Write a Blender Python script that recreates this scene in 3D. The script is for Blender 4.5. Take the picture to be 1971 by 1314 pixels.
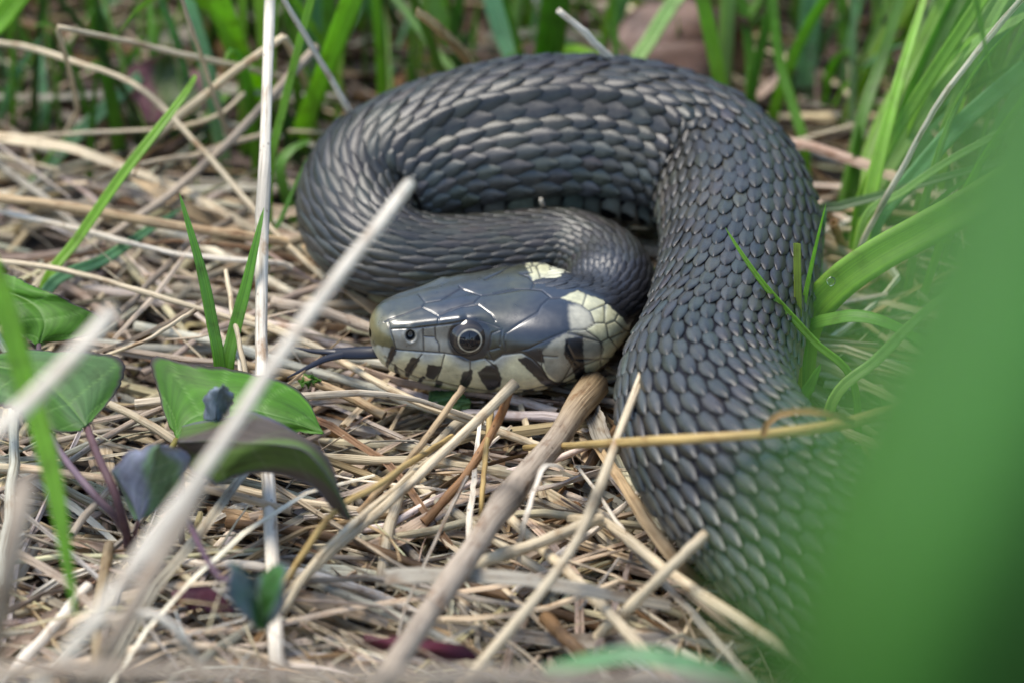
import bpy, math, random
import numpy as np
from mathutils import Vector

for _o in list(bpy.data.objects):
    bpy.data.objects.remove(_o)
random.seed(7)
rng = np.random.default_rng(11)
SC = bpy.context.scene
COL = SC.collection
MM = 0.001

# ------------------------------------------------------------------ camera
IW, IH = 1971.0, 1314.0                      # size of the photograph
PITCH = math.radians(32.0)
DIST = 700.0                                 # mm from lens to the snake's head
PXMM = 17.9                                  # photo pixels per mm at that distance
FPX = PXMM * DIST
TARGET = np.array([0.0, 0.0, 6.0])
FWD = np.array([0.0, math.cos(PITCH), -math.sin(PITCH)])
UPV = np.array([0.0, math.sin(PITCH), math.cos(PITCH)])
RGT = np.array([1.0, 0.0, 0.0])
CAM = TARGET - FWD * DIST

cam_data = bpy.data.cameras.new("camera")
cam = bpy.data.objects.new("camera", cam_data)
COL.objects.link(cam)
SC.camera = cam
cam.location = Vector(CAM * MM)
cam.rotation_euler = (math.pi / 2 - PITCH, 0, 0)
cam_data.sensor_width = 36.0
cam_data.lens = 36.0 * FPX / IW
cam_data.clip_start = 0.01
cam_data.clip_end = 200.0
cam_data.dof.use_dof = True
cam_data.dof.focus_distance = 0.686
cam_data.dof.aperture_fstop = (cam_data.lens / 1000.0) / 0.0120     # 12 mm entrance pupil
cam_data.dof.aperture_blades = 7

# ------------------------------------------------------------------ world, sun, exposure
SUN_EL, SUN_AZ = 68.0, -75.0                 # azimuth from +Y towards +X: high, to the left
w = bpy.data.worlds.new("World")
SC.world = w
w.use_nodes = True
nt = w.node_tree
bg = nt.nodes["Background"]
sky = nt.nodes.new("ShaderNodeTexSky")
sky.sky_type = 'NISHITA'
sky.sun_disc = False
sky.sun_elevation = math.radians(SUN_EL)
sky.sun_rotation = math.radians(SUN_AZ)
sky.air_density = 1.0
sky.dust_density = 0.7
sky.ozone_density = 1.0
nt.links.new(sky.outputs[0], bg.inputs[0])
bg.inputs[1].default_value = 0.095
sun_d = bpy.data.lights.new("sun", 'SUN')
sun_d.energy = 1.5
sun_d.angle = math.radians(28.0)
sun_d.color = (1.0, 0.93, 0.82)
sun = bpy.data.objects.new("sun", sun_d)
COL.objects.link(sun)
_e, _a = math.radians(SUN_EL), math.radians(SUN_AZ)
_dir = Vector((math.cos(_e) * math.sin(_a), math.cos(_e) * math.cos(_a), math.sin(_e)))
sun.rotation_euler = _dir.to_track_quat('Z', 'Y').to_euler()
SC.view_settings.view_transform = 'Standard'
SC.view_settings.look = 'None'
SC.view_settings.gamma = 1.0
SC.view_settings.use_curve_mapping = False
SC.view_settings.exposure = 1.98
SC.render.engine = 'CYCLES'
SC.cycles.max_bounces = 8
SC.cycles.transmission_bounces = 4
SC.cycles.use_denoising = True

# ------------------------------------------------------------------ pixel helpers (all lengths in mm)
def ray(px, py):
    return FWD + RGT * ((px - IW / 2) / FPX) - UPV * ((py - IH / 2) / FPX)
def PZ(px, py, z):
    d = ray(px, py); t = (z - CAM[2]) / d[2]
    return CAM + d * t
def PY(px, py, y):
    d = ray(px, py); t = (y - CAM[1]) / d[1]
    return CAM + d * t
def PD(px, py, depth):
    return CAM + ray(px, py) * depth
def depth_of(p):
    return float(np.dot(np.asarray(p) - CAM, FWD))
def project(v):
    q = v - CAM
    dp = q @ FWD
    return np.stack([IW / 2 + FPX * (q @ RGT) / dp, IH / 2 - FPX * (q @ UPV) / dp], -1)

# ------------------------------------------------------------------ maths helpers
def catmull(pts, n):
    """n samples, roughly even, on a centripetal-ish Catmull-Rom curve through the rows of pts"""
    P = np.asarray(pts, float)
    if len(P) == 2:
        t = np.linspace(0, 1, n)[:, None]
        return P[0] * (1 - t) + P[1] * t
    Q = np.vstack([2 * P[0] - P[1], P, 2 * P[-1] - P[-2]])
    out = []
    m = max(4, int(4 * n / (len(P) - 1)))
    for i in range(1, len(Q) - 2):
        t = np.linspace(0, 1, m, endpoint=False)[:, None]
        a, b, c, d = Q[i - 1], Q[i], Q[i + 1], Q[i + 2]
        out.append(0.5 * (2 * b + (c - a) * t + (2 * a - 5 * b + 4 * c - d) * t ** 2 + (3 * b - a - 3 * c + d) * t ** 3))
    out = np.vstack(out + [P[-1:]])
    L = np.concatenate([[0], np.cumsum(np.linalg.norm(np.diff(out[:, :3], axis=0), axis=1))])
    u = np.linspace(0, L[-1], n)
    return np.stack([np.interp(u, L, out[:, k]) for k in range(out.shape[1])], -1)
def smooth(a, b, x):
    t = np.clip((x - a) / (b - a), 0, 1)
    return t * t * (3 - 2 * t)
def norm(v):
    return v / np.maximum(np.linalg.norm(v, axis=-1, keepdims=True), 1e-9)
def inside(poly, p):
    poly = np.asarray(poly, float)
    x, y = p[:, 0], p[:, 1]
    r = np.zeros(len(p), bool)
    j = len(poly) - 1
    for i in range(len(poly)):
        xi, yi = poly[i]; xj, yj = poly[j]
        c = ((yi > y) != (yj > y)) & (x < (xj - xi) * (y - yi) / (yj - yi + 1e-12) + xi)
        r ^= c
        j = i
    return r
def seg_dist(p, a, b):
    a = np.asarray(a, float); b = np.asarray(b, float)
    ab = b - a
    t = np.clip(((p - a) @ ab) / (ab @ ab + 1e-12), 0, 1)
    return np.linalg.norm(p - a - t[:, None] * ab, axis=1)
def poly_dist(p, line, closed=False):
    d = np.full(len(p), 1e9)
    n = len(line)
    for i in range(n if closed else n - 1):
        d = np.minimum(d, seg_dist(p, line[i], line[(i + 1) % n]))
    return d
def soft_in(poly, p, w):
    """1 inside, 0 outside, blended over +-w pixels"""
    d = poly_dist(p, poly, True) * np.where(inside(poly, p), 1, -1)
    return smooth(-w, w, d)

# ------------------------------------------------------------------ mesh helpers
def mesh_obj(name, verts, faces, mat, cols=None, uvs=None, parent=None, smooth_shade=True, origin=None):
    v = np.asarray(verts, float)
    if origin is None:
        o = np.array([v[:, 0].mean(), v[:, 1].mean(), v[:, 2].min()]) if parent is None else np.zeros(3)
    else:
        o = np.asarray(origin, float)
    me = bpy.data.meshes.new(name)
    f = np.asarray(faces, np.int32)
    nf, k = f.shape
    me.vertices.add(len(v)); me.loops.add(nf * k); me.polygons.add(nf)
    me.vertices.foreach_set("co", ((v - o) * MM).astype(np.float32).ravel())
    me.loops.foreach_set("vertex_index", f.ravel())
    me.polygons.foreach_set("loop_start", np.arange(0, nf * k, k, dtype=np.int32))
    me.polygons.foreach_set("use_smooth", np.full(nf, bool(smooth_shade)))
    if cols is not None:
        c = np.asarray(cols, np.float32)
        if c.shape[1] == 3:
            c = np.hstack([c, np.ones((len(c), 1), np.float32)])
        at = me.attributes.new("col", 'FLOAT_COLOR', 'POINT')
        at.data.foreach_set("color", c.ravel())
    if uvs is not None:
        u = np.zeros((len(v), 3), np.float32); u[:, :2] = uvs
        at = me.attributes.new("tex", 'FLOAT_VECTOR', 'POINT')
        at.data.foreach_set("vector", u.ravel())
    me.update(calc_edges=True)
    me.validate()
    me.materials.append(mat)
    ob = bpy.data.objects.new(name, me)
    COL.objects.link(ob)
    if parent is not None:
        ob.parent = parent
    ob.location = Vector(o * MM)
    return ob
def empty(name, loc):
    o = bpy.data.objects.new(name, None)
    o.empty_display_size = 0.005
    COL.objects.link(o)
    o.location = Vector(np.asarray(loc) * MM)
    return o
def tag(o, label=None, cat=None, group=None, kind=None):
    if label: o["label"] = label
    if cat: o["category"] = cat
    if group: o["group"] = group
    if kind: o["kind"] = kind
    return o

# ------------------------------------------------------------------ materials
def new_mat(name):
    m = bpy.data.materials.new(name)
    m.use_nodes = True
    t = m.node_tree
    b = t.nodes["Principled BSDF"]
    return m, t, b
def node(t, kind, **kw):
    n = t.nodes.new(kind)
    for k, v in kw.items():
        setattr(n, k, v)
    return n
def ramp(t, fac, stops):
    r = node(t, "ShaderNodeValToRGB")
    el = r.color_ramp.elements
    while len(el) < len(stops):
        el.new(0.5)
    for e, (p, c) in zip(el, stops):
        e.position = p
        e.color = (c, c, c, 1) if not hasattr(c, '__len__') else (*c, 1)
    t.links.new(fac, r.inputs[0])
    return r.outputs[0]
def mult(t, a, b, fac=1.0):
    m = node(t, "ShaderNodeMix", data_type='RGBA', blend_type='MULTIPLY')
    m.inputs[0].default_value = fac
    t.links.new(a, m.inputs[6]); t.links.new(b, m.inputs[7])
    return m.outputs[2]
def attr(t, name):
    return node(t, "ShaderNodeAttribute", attribute_name=name)
def noise(t, vec, scale, detail=3.0, rough=0.55, stretch=None):
    if stretch is not None:
        mp = node(t, "ShaderNodeMapping")
        mp.inputs[3].default_value = stretch
        t.links.new(vec, mp.inputs[0])
        vec = mp.outputs[0]
    n = node(t, "ShaderNodeTexNoise")
    n.inputs["Scale"].default_value = scale
    n.inputs["Detail"].default_value = detail
    n.inputs["Roughness"].default_value = rough
    t.links.new(vec, n.inputs["Vector"])
    return n.outputs[0]
def bump(t, h, strength, dist):
    b = node(t, "ShaderNodeBump")
    b.inputs["Strength"].default_value = strength
    b.inputs["Distance"].default_value = dist
    t.links.new(h, b.inputs["Height"])
    return b.outputs[0]

def m_scale(name, rough, spec, coat=0.0, relief=0.35):
    m, t, b = new_mat(name)
    c = attr(t, "col").outputs[0]
    pos = node(t, "ShaderNodeTexCoord").outputs["Object"]
    n1 = noise(t, pos, 900.0, 3)
    n2 = noise(t, pos, 5200.0, 2)
    c = mult(t, c, ramp(t, n1, [(0.3, 0.72), (0.7, 1.22)]))
    t.links.new(c, b.inputs["Base Color"])
    rr = node(t, "ShaderNodeMapRange")
    rr.inputs[3].default_value = rough - 0.08; rr.inputs[4].default_value = rough + 0.12
    t.links.new(n1, rr.inputs[0])
    t.links.new(rr.outputs[0], b.inputs["Roughness"])
    b.inputs["Specular IOR Level"].default_value = spec
    b.inputs["Coat Weight"].default_value = coat
    b.inputs["Coat Roughness"].default_value = 0.3
    t.links.new(bump(t, n2, relief, 0.00006), b.inputs["Normal"])
    return m
M_SKIN = m_scale("snake_skin", 0.29, 1.0, 0.0, 0.10)
M_UNDER = m_scale("snake_under_skin", 0.7, 0.15)
M_SCALE = m_scale("snake_scale", 0.39, 0.55, 0.0, 0.6)
def m_gloss(name, rough, coat=0.0):
    m, t, b = new_mat(name)
    t.links.new(attr(t, "col").outputs[0], b.inputs["Base Color"])
    b.inputs["Roughness"].default_value = rough
    b.inputs["Coat Weight"].default_value = coat
    b.inputs["Coat Roughness"].default_value = 0.03
    return m
M_EYE = m_gloss("snake_eye", 0.5, 1.0)
M_EYE.node_tree.nodes["Principled BSDF"].inputs["Specular IOR Level"].default_value = 0.1
M_TONGUE = m_gloss("snake_tongue", 0.33, 0.0)

def m_straw():
    m, t, b = new_mat("dry_straw")
    c = attr(t, "col").outputs[0]
    uv = attr(t, "tex").outputs["Vector"]              # x: round the stem in mm, y: along it in mm
    streak = noise(t, uv, 1.0, 3, 0.6, (4.6, 0.12, 1))
    blot = noise(t, uv, 1.0, 4, 0.65, (0.5, 0.22, 1))
    c = mult(t, c, ramp(t, streak, [(0.28, (0.36, 0.29, 0.22)), (0.46, 0.9), (0.72, 1.2)]))
    c = mult(t, c, ramp(t, blot, [(0.30, (0.55, 0.42, 0.32)), (0.46, 0.95), (0.8, 1.12)]))
    vo = node(t, "ShaderNodeTexVoronoi")
    vo.inputs["Scale"].default_value = 0.62
    mp = node(t, "ShaderNodeMapping"); mp.inputs[3].default_value = (1.5, 0.9, 1)
    t.links.new(uv, mp.inputs[0]); t.links.new(mp.outputs[0], vo.inputs["Vector"])
    c = mult(t, c, ramp(t, vo.outputs["Distance"], [(0.05, (0.16, 0.11, 0.08)), (0.13, 1.0)]), 0.8)
    t.links.new(c, b.inputs["Base Color"])
    b.inputs["Roughness"].default_value = 0.55
    b.inputs["Specular IOR Level"].default_value = 0.35
    t.links.new(bump(t, streak, 0.9, 0.00018), b.inputs["Normal"])
    tr = node(t, "ShaderNodeBsdfTranslucent")
    t.links.new(c, tr.inputs[0])
    mx = node(t, "ShaderNodeMixShader"); mx.inputs[0].default_value = 0.25
    t.links.new(b.outputs[0], mx.inputs[1]); t.links.new(tr.outputs[0], mx.inputs[2])
    t.links.new(mx.outputs[0], t.nodes["Material Output"].inputs[0])
    return m
M_STRAW = m_straw()
def m_blade(name, transl, rough, veins=9.0):
    m, t, b = new_mat(name)
    c = attr(t, "col").outputs[0]
    uv = attr(t, "tex").outputs["Vector"]
    streak = noise(t, uv, 1.0, 2, 0.5, (veins, 0.05, 1))
    blot = noise(t, uv, 0.3, 5, 0.65)
    c = mult(t, c, ramp(t, streak, [(0.3, 0.72), (0.7, 1.22)]))
    c = mult(t, c, ramp(t, blot, [(0.28, (0.62, 0.55, 0.5)), (0.45, 0.95), (0.75, 1.15)]))
    t.links.new(c, b.inputs["Base Color"])
    b.inputs["Roughness"].default_value = rough
    b.inputs["Specular IOR Level"].default_value = 0.5
    t.links.new(bump(t, streak, 0.35, 0.0001), b.inputs["Normal"])
    tr = node(t, "ShaderNodeBsdfTranslucent")
    g = node(t, "ShaderNodeMix", data_type='RGBA', blend_type='MULTIPLY')
    g.inputs[0].default_value = 1.0
    g.inputs[7].default_value = (1.9, 1.8, 0.6, 1)
    t.links.new(c, g.inputs[6]); t.links.new(g.outputs[2], tr.inputs[0])
    mx = node(t, "ShaderNodeMixShader"); mx.inputs[0].default_value = transl
    t.links.new(b.outputs[0], mx.inputs[1]); t.links.new(tr.outputs[0], mx.inputs[2])
    t.links.new(mx.outputs[0], t.nodes["Material Output"].inputs[0])
    return m
M_BLADE = m_blade("green_blade", 0.48, 0.45)
M_LEAF = m_blade("bindweed_leaf", 0.30, 0.5, 1.2)
M_LEAF.node_tree.nodes["Principled BSDF"].inputs["Specular IOR Level"].default_value = 0.25
def m_soil():
    m, t, b = new_mat("dark_soil")
    pos = node(t, "ShaderNodeTexCoord").outputs["Object"]
    n1 = noise(t, pos, 260.0, 6, 0.65)
    n2 = noise(t, pos, 30.0, 3, 0.6)
    c = mult(t, ramp(t, n1, [(0.3, (0.012, 0.009, 0.006)), (0.55, (0.035, 0.025, 0.016)), (0.8, (0.075, 0.055, 0.034))]),
             ramp(t, n2, [(0.3, 0.6), (0.7, 1.2)]))
    t.links.new(c, b.inputs["Base Color"])
    b.inputs["Roughness"].default_value = 0.9
    t.links.new(bump(t, n1, 0.8, 0.002), b.inputs["Normal"])
    return m
M_SOIL = m_soil()
# ------------------------------------------------------------------ soil: one sheet, fine near the snake, coarse to the horizon
def ground_z(x, y):
    z = 0.9 * np.sin(x * 0.09 + 1.0) * np.cos(y * 0.07) + 0.6 * np.sin(x * 0.23 + y * 0.17) - 4.0
    return z - 1.0 * smooth(60, 140, np.abs(y))
def _axis(h, n):
    near = np.linspace(-h, h, n)
    far = np.array([400, 700, 1500, 4000, 12000, 40000, 100000.0])
    return np.concatenate([-far[::-1], near, far])
_gx, _gy = _axis(260, 120), _axis(300, 130)
_X, _Y = np.meshgrid(_gx, _gy, indexing='ij')
_v = np.stack([_X, _Y, ground_z(np.clip(_X, -300, 300), np.clip(_Y, -340, 340))], -1).reshape(-1, 3)
_i = np.arange(len(_gx) * len(_gy)).reshape(len(_gx), len(_gy))
_f = np.stack([_i[:-1, :-1], _i[1:, :-1], _i[1:, 1:], _i[:-1, 1:]], -1).reshape(-1, 4)
soil = mesh_obj("soil", _v, _f, M_SOIL, origin=(0, 0, 0))
tag(soil, "dark damp soil under the matted dry grass", "soil", kind="structure")

# ------------------------------------------------------------------ grass snake
snake = empty("grass_snake", (0, 0, 0))
tag(snake, "dark grey-olive grass snake coiled on dry straw, cream collar patches, forked tongue out", "snake")

PSI = math.radians(13.0)
H0 = PZ(713, 640, 10.0)
HB = norm(np.array([math.cos(PSI), math.sin(PSI), -0.055]))
# head outline: distance back from the snout, half width, height above and below the axis
HEAD = np.array([
    (0.0, 3.2, 2.6, 3.2), (1.5, 3.3, 2.7, 3.8), (3.0, 3.7, 3.0, 4.9), (5.0, 4.15, 3.35, 5.9),
    (7.5, 4.75, 3.85, 6.8), (10.0, 5.5, 4.15, 7.2), (13.0, 6.6, 4.35, 7.3), (16.0, 7.7, 4.45, 7.1),
    (19.0, 8.2, 4.5, 6.2), (21.5, 8.0, 4.5, 5.7), (24.0, 7.0, 4.5, 5.0), (26.5, 5.6, 4.5, 4.6), (29.0, 4.9, 4.5, 4.4)])
HEADEND = 22.0
# body: photo x, photo y, height of the axis, radius, scale pitch along the body, scale fill, roll (deg), flank fold
BODY = [
    (1170, 582, 7.6, 4.7, 1.9, 1.1, 0, 0), (1166, 517, 8.0, 4.5, 2.0, 1.1, 0, 0), (1095, 483, 8.0, 4.5, 2.3, 1.1, 0, 0), (1000, 486, 8.0, 4.5, 2.6, 1.1, 0, 0),
    (900, 497, 8.0, 4.6, 2.8, 1.08, 0, 0), (800, 502, 8.0, 5.2, 2.9, 1.05, 0, 0), (728, 478, 8.6, 6.0, 3.0, 1.05, 0, 0), (692, 410, 9.6, 6.7, 3.1, 1.05, 0, 0),
    (730, 352, 11.0, 8.0, 3.0, 1.1, 4, .3), (850, 310, 12.2, 9.0, 3.0, 1.15, 11, 1), (1000, 287, 13.2, 9.7, 3.0, 1.15, 15, 1), (1150, 282, 13.2, 9.7, 3.0, 1.15, 15, 1),
    (1290, 303, 12.7, 9.3, 3.0, 1.1, 11, 1), (1385, 350, 12, 8.6, 3.1, 1.02, 4, .5), (1425, 435, 12, 8.5, 3.0, 1.0, 0, 0), (1418, 540, 12, 8.4, 3.0, .98, 0, 0),
    (1390, 650, 12, 8.4, 3.1, .96, 0, 0), (1358, 760, 12.3, 9.1, 3.3, .9, 0, 0), (1396, 872, 12.5, 9.6, 3.8, .82, 0, 0), (1496, 985, 12.5, 9.8, 4.0, .8, 0, 0),
    (1632, 1112, 12.5, 9.8, 4.0, .8, 0, 0), (1780, 1245, 12.5, 9.5, 4.3, .9, 0, 0), (1930, 1380, 12.5, 9.4, 4.2, .95, 0, 0), (2120, 1540, 12, 9.2, 4.2, 1, 0, 0)]
_ctrl = [np.concatenate([H0 + HB * x, [0, 1.7, 1.1, 0, 0]]) for x in (0, 7, 14, HEADEND)]
_ctrl += [np.concatenate([PZ(b[0], b[1], b[2]), b[3:]]) for b in BODY]
_cl = catmull(np.array(_ctrl), 3000)
_S = np.concatenate([[0], np.cumsum(np.linalg.norm(np.diff(_cl[:, :3], axis=0), axis=1))])
STOT = _S[-1]
_T = np.gradient(_cl[:, :3], axis=0)
_k = np.ones(41) / 41
_T = norm(np.stack([np.convolve(np.pad(_T[:, i], 20, 'edge'), _k, 'valid') for i in range(3)], -1))
_side = norm(np.cross(_T, np.array([0, 0, 1.0])))
_top = np.cross(_side, _T)
def table(xs, col):
    return np.interp(_S, xs, col)
_wh = smooth(HEADEND, HEADEND + 7, _S)
_Wd = (1 - _wh) * np.interp(_S, HEAD[:, 0], HEAD[:, 1]) + _wh * _cl[:, 3]
_Ht = (1 - _wh) * np.interp(_S, HEAD[:, 0], HEAD[:, 2]) + _wh * _cl[:, 3]
_Hb = (1 - _wh) * np.interp(_S, HEAD[:, 0], HEAD[:, 3]) + _wh * _cl[:, 3] * 0.93
def _smoothed(a, n=61):
    return np.convolve(np.pad(a, n // 2, 'edge'), np.ones(n) / n, 'valid')
_Wd, _Ht, _Hb = _smoothed(_Wd), _smoothed(_Ht), _smoothed(_Hb)
_nT = 2.0 + 0.75 * (1 - smooth(18, 28, _S))
_nB = 2.0 + 0.35 * (1 - smooth(18, 28, _S))
def _I(a, s):
    return np.interp(s, _S, a)
def gauss(x, c, w):
    return np.exp(-((x - c) / w) ** 2)
def body_point(s, th, h=0.0):
    """s along the snake (mm), th round it (rad, 0 = back, + = the side towards the inner curve); h above the skin"""
    s = np.asarray(s, float); th = np.asarray(th, float)
    P = np.stack([_I(_cl[:, i], s) for i in range(3)], -1)
    sd = np.stack([_I(_side[:, i], s) for i in range(3)], -1)
    tp = np.stack([_I(_top[:, i], s) for i in range(3)], -1)
    roll = np.radians(_I(_cl[:, 6], s))
    fold = _I(_cl[:, 7], s)
    W, Ht, Hb = _I(_Wd, s), _I(_Ht, s), _I(_Hb, s)
    c, sn = np.cos(th), np.sin(th)
    up = c > 0
    n = np.where(up, _I(_nT, s), _I(_nB, s))
    H = np.where(up, Ht, Hb)
    rho = (np.abs(sn / W) ** n + np.abs(c / H) ** n) ** (-1 / n)
    round_tip = np.sqrt(np.clip(1 - (1 - np.clip(s / 2.4, 0, 1)) ** 2, 1e-6, 1))
    rho = rho * round_tip
    # head relief
    at = np.abs(np.degrees(th))
    hd = 1 - smooth(18, 22, s)
    rho = rho + hd * (0.30 * gauss(at, 50, 9) * smooth(1.5, 4, s) * (1 - smooth(8.5, 9.5, s))      # canthus
                      + 0.42 * gauss(at, 50, 9) * gauss(s, 9.6, 2.3)                                   # brow over the eye
                      - 0.30 * gauss(at, 74, 13) * gauss(s, 9.4, 2.6)                                  # eye socket
                      - 0.22 * gauss(at, 72, 12) * gauss(s, 5.6, 2.2)                                  # loreal hollow
                      + 0.25 * gauss(at, 108, 15) * smooth(1.5, 4, s)                                  # lips
                      - 0.12 * gauss(at, 0, 12) * smooth(3, 8, s))
    # the flank tucks in under a fold on the tight bend
    rho = rho * (1 - fold * (0.085 * smooth(36, 50, np.degrees(th)) - 0.05 * gauss(np.degrees(th), 32, 10)))
    a = th - roll
    return P + (np.sin(a) * (rho + h))[..., None] * sd + (np.cos(a) * (rho + h))[..., None] * tp

# --- rings of the continuous body mesh
MR = 420
s_head = 31.0 * (np.linspace(0.003, 1, 450) ** 1.2)
s_body = np.linspace(31.0, STOT, 420)[1:]
s_all = np.concatenate([s_head, s_body])
th_all = np.linspace(-math.pi, math.pi, MR, endpoint=False)
SG, TG = np.meshgrid(s_all, th_all, indexing='ij')
V = body_point(SG, TG)
def grid_normals(V):
    du = np.gradient(V, axis=0)
    dv = np.roll(V, -1, 1) - np.roll(V, 1, 1)
    return norm(np.cross(dv, du))
N = grid_normals(V)
if np.mean(np.einsum('ijk,ijk->ij', N[100:300], V[100:300] - np.stack([_I(_cl[:, i], s_all[100:300]) for i in range(3)], -1)[:, None, :])) < 0:
    N = -N
nh = 450                                           # rings that carry the head plates
Vh, Nh = V[:nh].reshape(-1, 3), N[:nh].reshape(-1, 3)
facing = np.einsum('ij,ij->i', Nh, CAM - Vh) > 0
pix = project(Vh)
Vm = V[:nh][:, (-np.arange(MR)) % MR].reshape(-1, 3)        # mirror image across the head's midline
pm = project(Vm)
use_m = (~facing) & (TG[:nh].reshape(-1) < 0)
pix = np.where(use_m[:, None], pm, pix)

A = lambda pts: [(700 + x / 3.753, 450 + y / 3.753) for x, y in pts]      # traced on an enlargement of the snout
B = lambda pts: [(950 + x / 3.753, 450 + y / 3.753) for x, y in pts]      # traced on an enlargement of the cheek
GROOVES = [
    A([(150, 640), (175, 625), (195, 700), (230, 820), (190, 900), (165, 960)]),
    A([(195, 690), (370, 682), (520, 665), (640, 650), (740, 628)]),
    A([(175, 625), (300, 582), (420, 532), (445, 500), (400, 440)]),
    A([(420, 532), (480, 562), (545, 600), (535, 660)]),
    A([(545, 592), (640, 545), (800, 500), (850, 448), (720, 405), (690, 380)]),
    A([(445, 500), (560, 480), (700, 400)]),
    A([(560, 588), (700, 533), (830, 515), (925, 585), (950, 630)]),
    A([(820, 622), (900, 642), (985, 680)]),
    A([(850, 448), (990, 430), (1126, 405)]),
    A([(430, 690), (432, 760), (435, 850)]), A([(435, 740), (510, 745)]),
    A([(515, 670), (520, 760), (545, 800), (550, 860)]),
    A([(925, 720), (1000, 690)]), A([(900, 840), (980, 820)]), A([(925, 720), (900, 840), (930, 910)]), A([(1000, 690), (985, 800)]),
    A([(235, 835), (420, 850), (580, 860), (700, 880), (780, 915), (870, 897), (935, 912), (1000, 872), (1126, 857)]),
    A([(420, 870), (380, 920), (310, 1040)]), A([(585, 870), (555, 980), (520, 1070)]),
    A([(770, 920), (770, 1000), (700, 1110)]), A([(880, 900), (960, 970), (988, 1060), (975, 1100)]),
    A([(225, 945), (235, 990), (265, 1030)]), A([(430, 1030), (400, 1070)]),
    B([(85, 720), (200, 645), (320, 570)]), B([(85, 720), (75, 770), (90, 850)]),
    B([(320, 570), (345, 520), (400, 470), (480, 465), (550, 500)]),
    B([(60, 862), (150, 850), (250, 830), (400, 760), (540, 700), (670, 690), (730, 650), (700, 570), (620, 510), (550, 500)]),
    B([(670, 700), (760, 760), (795, 830), (770, 900), (650, 950)]),
    B([(0, 430), (150, 400), (270, 400), (350, 410), (410, 460)]),
    B([(190, 290), (250, 310), (295, 360), (270, 400)]),
    B([(-60, 330), (60, 270), (110, 240), (200, 210), (260, 230), (280, 280), (190, 290)]),
    B([(0, 920), (60, 875), (200, 858), (280, 900), (345, 965), (400, 1050), (480, 1090)]),
    B([(345, 965), (355, 880), (460, 885)]), B([(650, 950), (480, 1070)]), B([(480, 1090), (560, 1060), (650, 1010)]),
]
MOUTH = A([(150, 890), (190, 935), (250, 975), (330, 1020), (440, 1058), (560, 1075), (700, 1108), (900, 1137), (1000, 1140)]) + B([(130, 1130), (260, 1130), (350, 1105), (480, 1112), (560, 1080)])
LIPS = A([(100, 800), (215, 830), (235, 835), (420, 850), (580, 860), (700, 880), (780, 915), (870, 897), (935, 912), (1000, 872)]) + \
    B([(60, 872), (200, 858), (280, 900), (360, 890), (520, 900), (520, 780), (640, 740), (700, 790), (1000, 640), (1010, 1000), (700, 1400), (0, 1500)]) + A([(0, 1500), (0, 860)])
CHEEK = B([(490, 465), (550, 435), (610, 412), (680, 445), (760, 470), (820, 500), (850, 540), (930, 610), (985, 690), (985, 900), (800, 1050), (480, 1120), (360, 900), (520, 890), (540, 705), (670, 690), (730, 650), (700, 570), (620, 510)])
SEEDS = B([(600, 452), (720, 490), (760, 590), (845, 590), (760, 700), (880, 680), (930, 630), (840, 840), (925, 775), (920, 880), (720, 840), (715, 975), (840, 960), (600, 1060), (450, 980), (900, 960)])
CHEEK2 = [(1003, 478), (1020, 470), (1042, 466), (1057, 496), (1058, 530), (1026, 541), (1012, 512)]
SEEDS = SEEDS + [(1018, 480), (1034, 478), (1046, 496), (1030, 498), (1044, 520), (1028, 526), (1016, 500)]
LOREAL = A([(190, 700), (370, 690), (520, 670), (640, 655), (625, 760), (690, 880), (580, 860), (235, 830)])
TEMPORAL = B([(340, 860), (430, 770), (560, 705), (690, 700), (790, 790), (790, 860), (640, 960), (480, 1080), (380, 1000), (350, 900)])
SNOUT = A([(0, 560), (120, 560), (180, 630), (200, 720), (225, 830), (190, 910), (150, 900), (40, 880)])
PLATE_END = B([(545, 520), (620, 515), (700, 575), (725, 650), (660, 690), (560, 690), (545, 600)])
BARS = [
    A([(350, 895), (400, 905), (335, 1015), (312, 1042), (303, 975)]), A([(470, 945), (560, 962), (540, 1005), (500, 1042), (455, 1022)]),
    A([(720, 1000), (782, 985), (775, 1050), (735, 1112), (698, 1090)]), A([(532, 1062), (570, 1070), (545, 1100), (512, 1106)]),
    A([(830, 1000), (890, 955), (955, 945), (992, 1045), (978, 1095), (910, 1128), (870, 1072)]),
    A([(205, 815), (238, 832), (205, 905), (168, 962), (166, 925)]), A([(225, 945), (245, 990), (268, 1030), (230, 1000)]), A([(430, 1028), (440, 1035), (405, 1075), (398, 1065)]),
    A([(700, 1100), (720, 1108), (705, 1160), (690, 1150)]),
    B([(185, 905), (275, 885), (345, 960), (390, 1045), (440, 1072), (525, 1080), (480, 1122), (400, 1110), (330, 1050), (250, 970)]),
    B([(525, 765), (640, 745), (640, 840), (650, 960), (665, 1030), (600, 1045), (570, 950), (515, 870)]),
    B([(230, 845), (340, 825), (362, 925), (300, 905)]), B([(220, 1140), (280, 1130), (330, 1160), (250, 1170)])]
C_TOP = np.array((0.011, 0.013, 0.016)); C_OLIVE = np.array((0.042, 0.043, 0.015)); C_SNOUT = np.array((0.115, 0.10, 0.042))
C_LOR = np.array((0.19, 0.18, 0.145)); C_LIP = np.array((0.58, 0.53, 0.32)); C_LIPG = np.array((0.33, 0.33, 0.28))
C_CHEEK = np.array((0.42, 0.40, 0.24)); C_TEMP = np.array((0.24, 0.225, 0.165)); C_BLACK = np.array((0.010, 0.010, 0.012)); C_CHIN = np.array((0.66, 0.64, 0.47))
C_BODY = np.array((0.023, 0.022, 0.0165)); C_FLANK = np.array((0.054, 0.053, 0.042)); C_SKIN = np.array((0.005, 0.005, 0.008)); C_BELLY = np.array((0.24, 0.26, 0.19))

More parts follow.
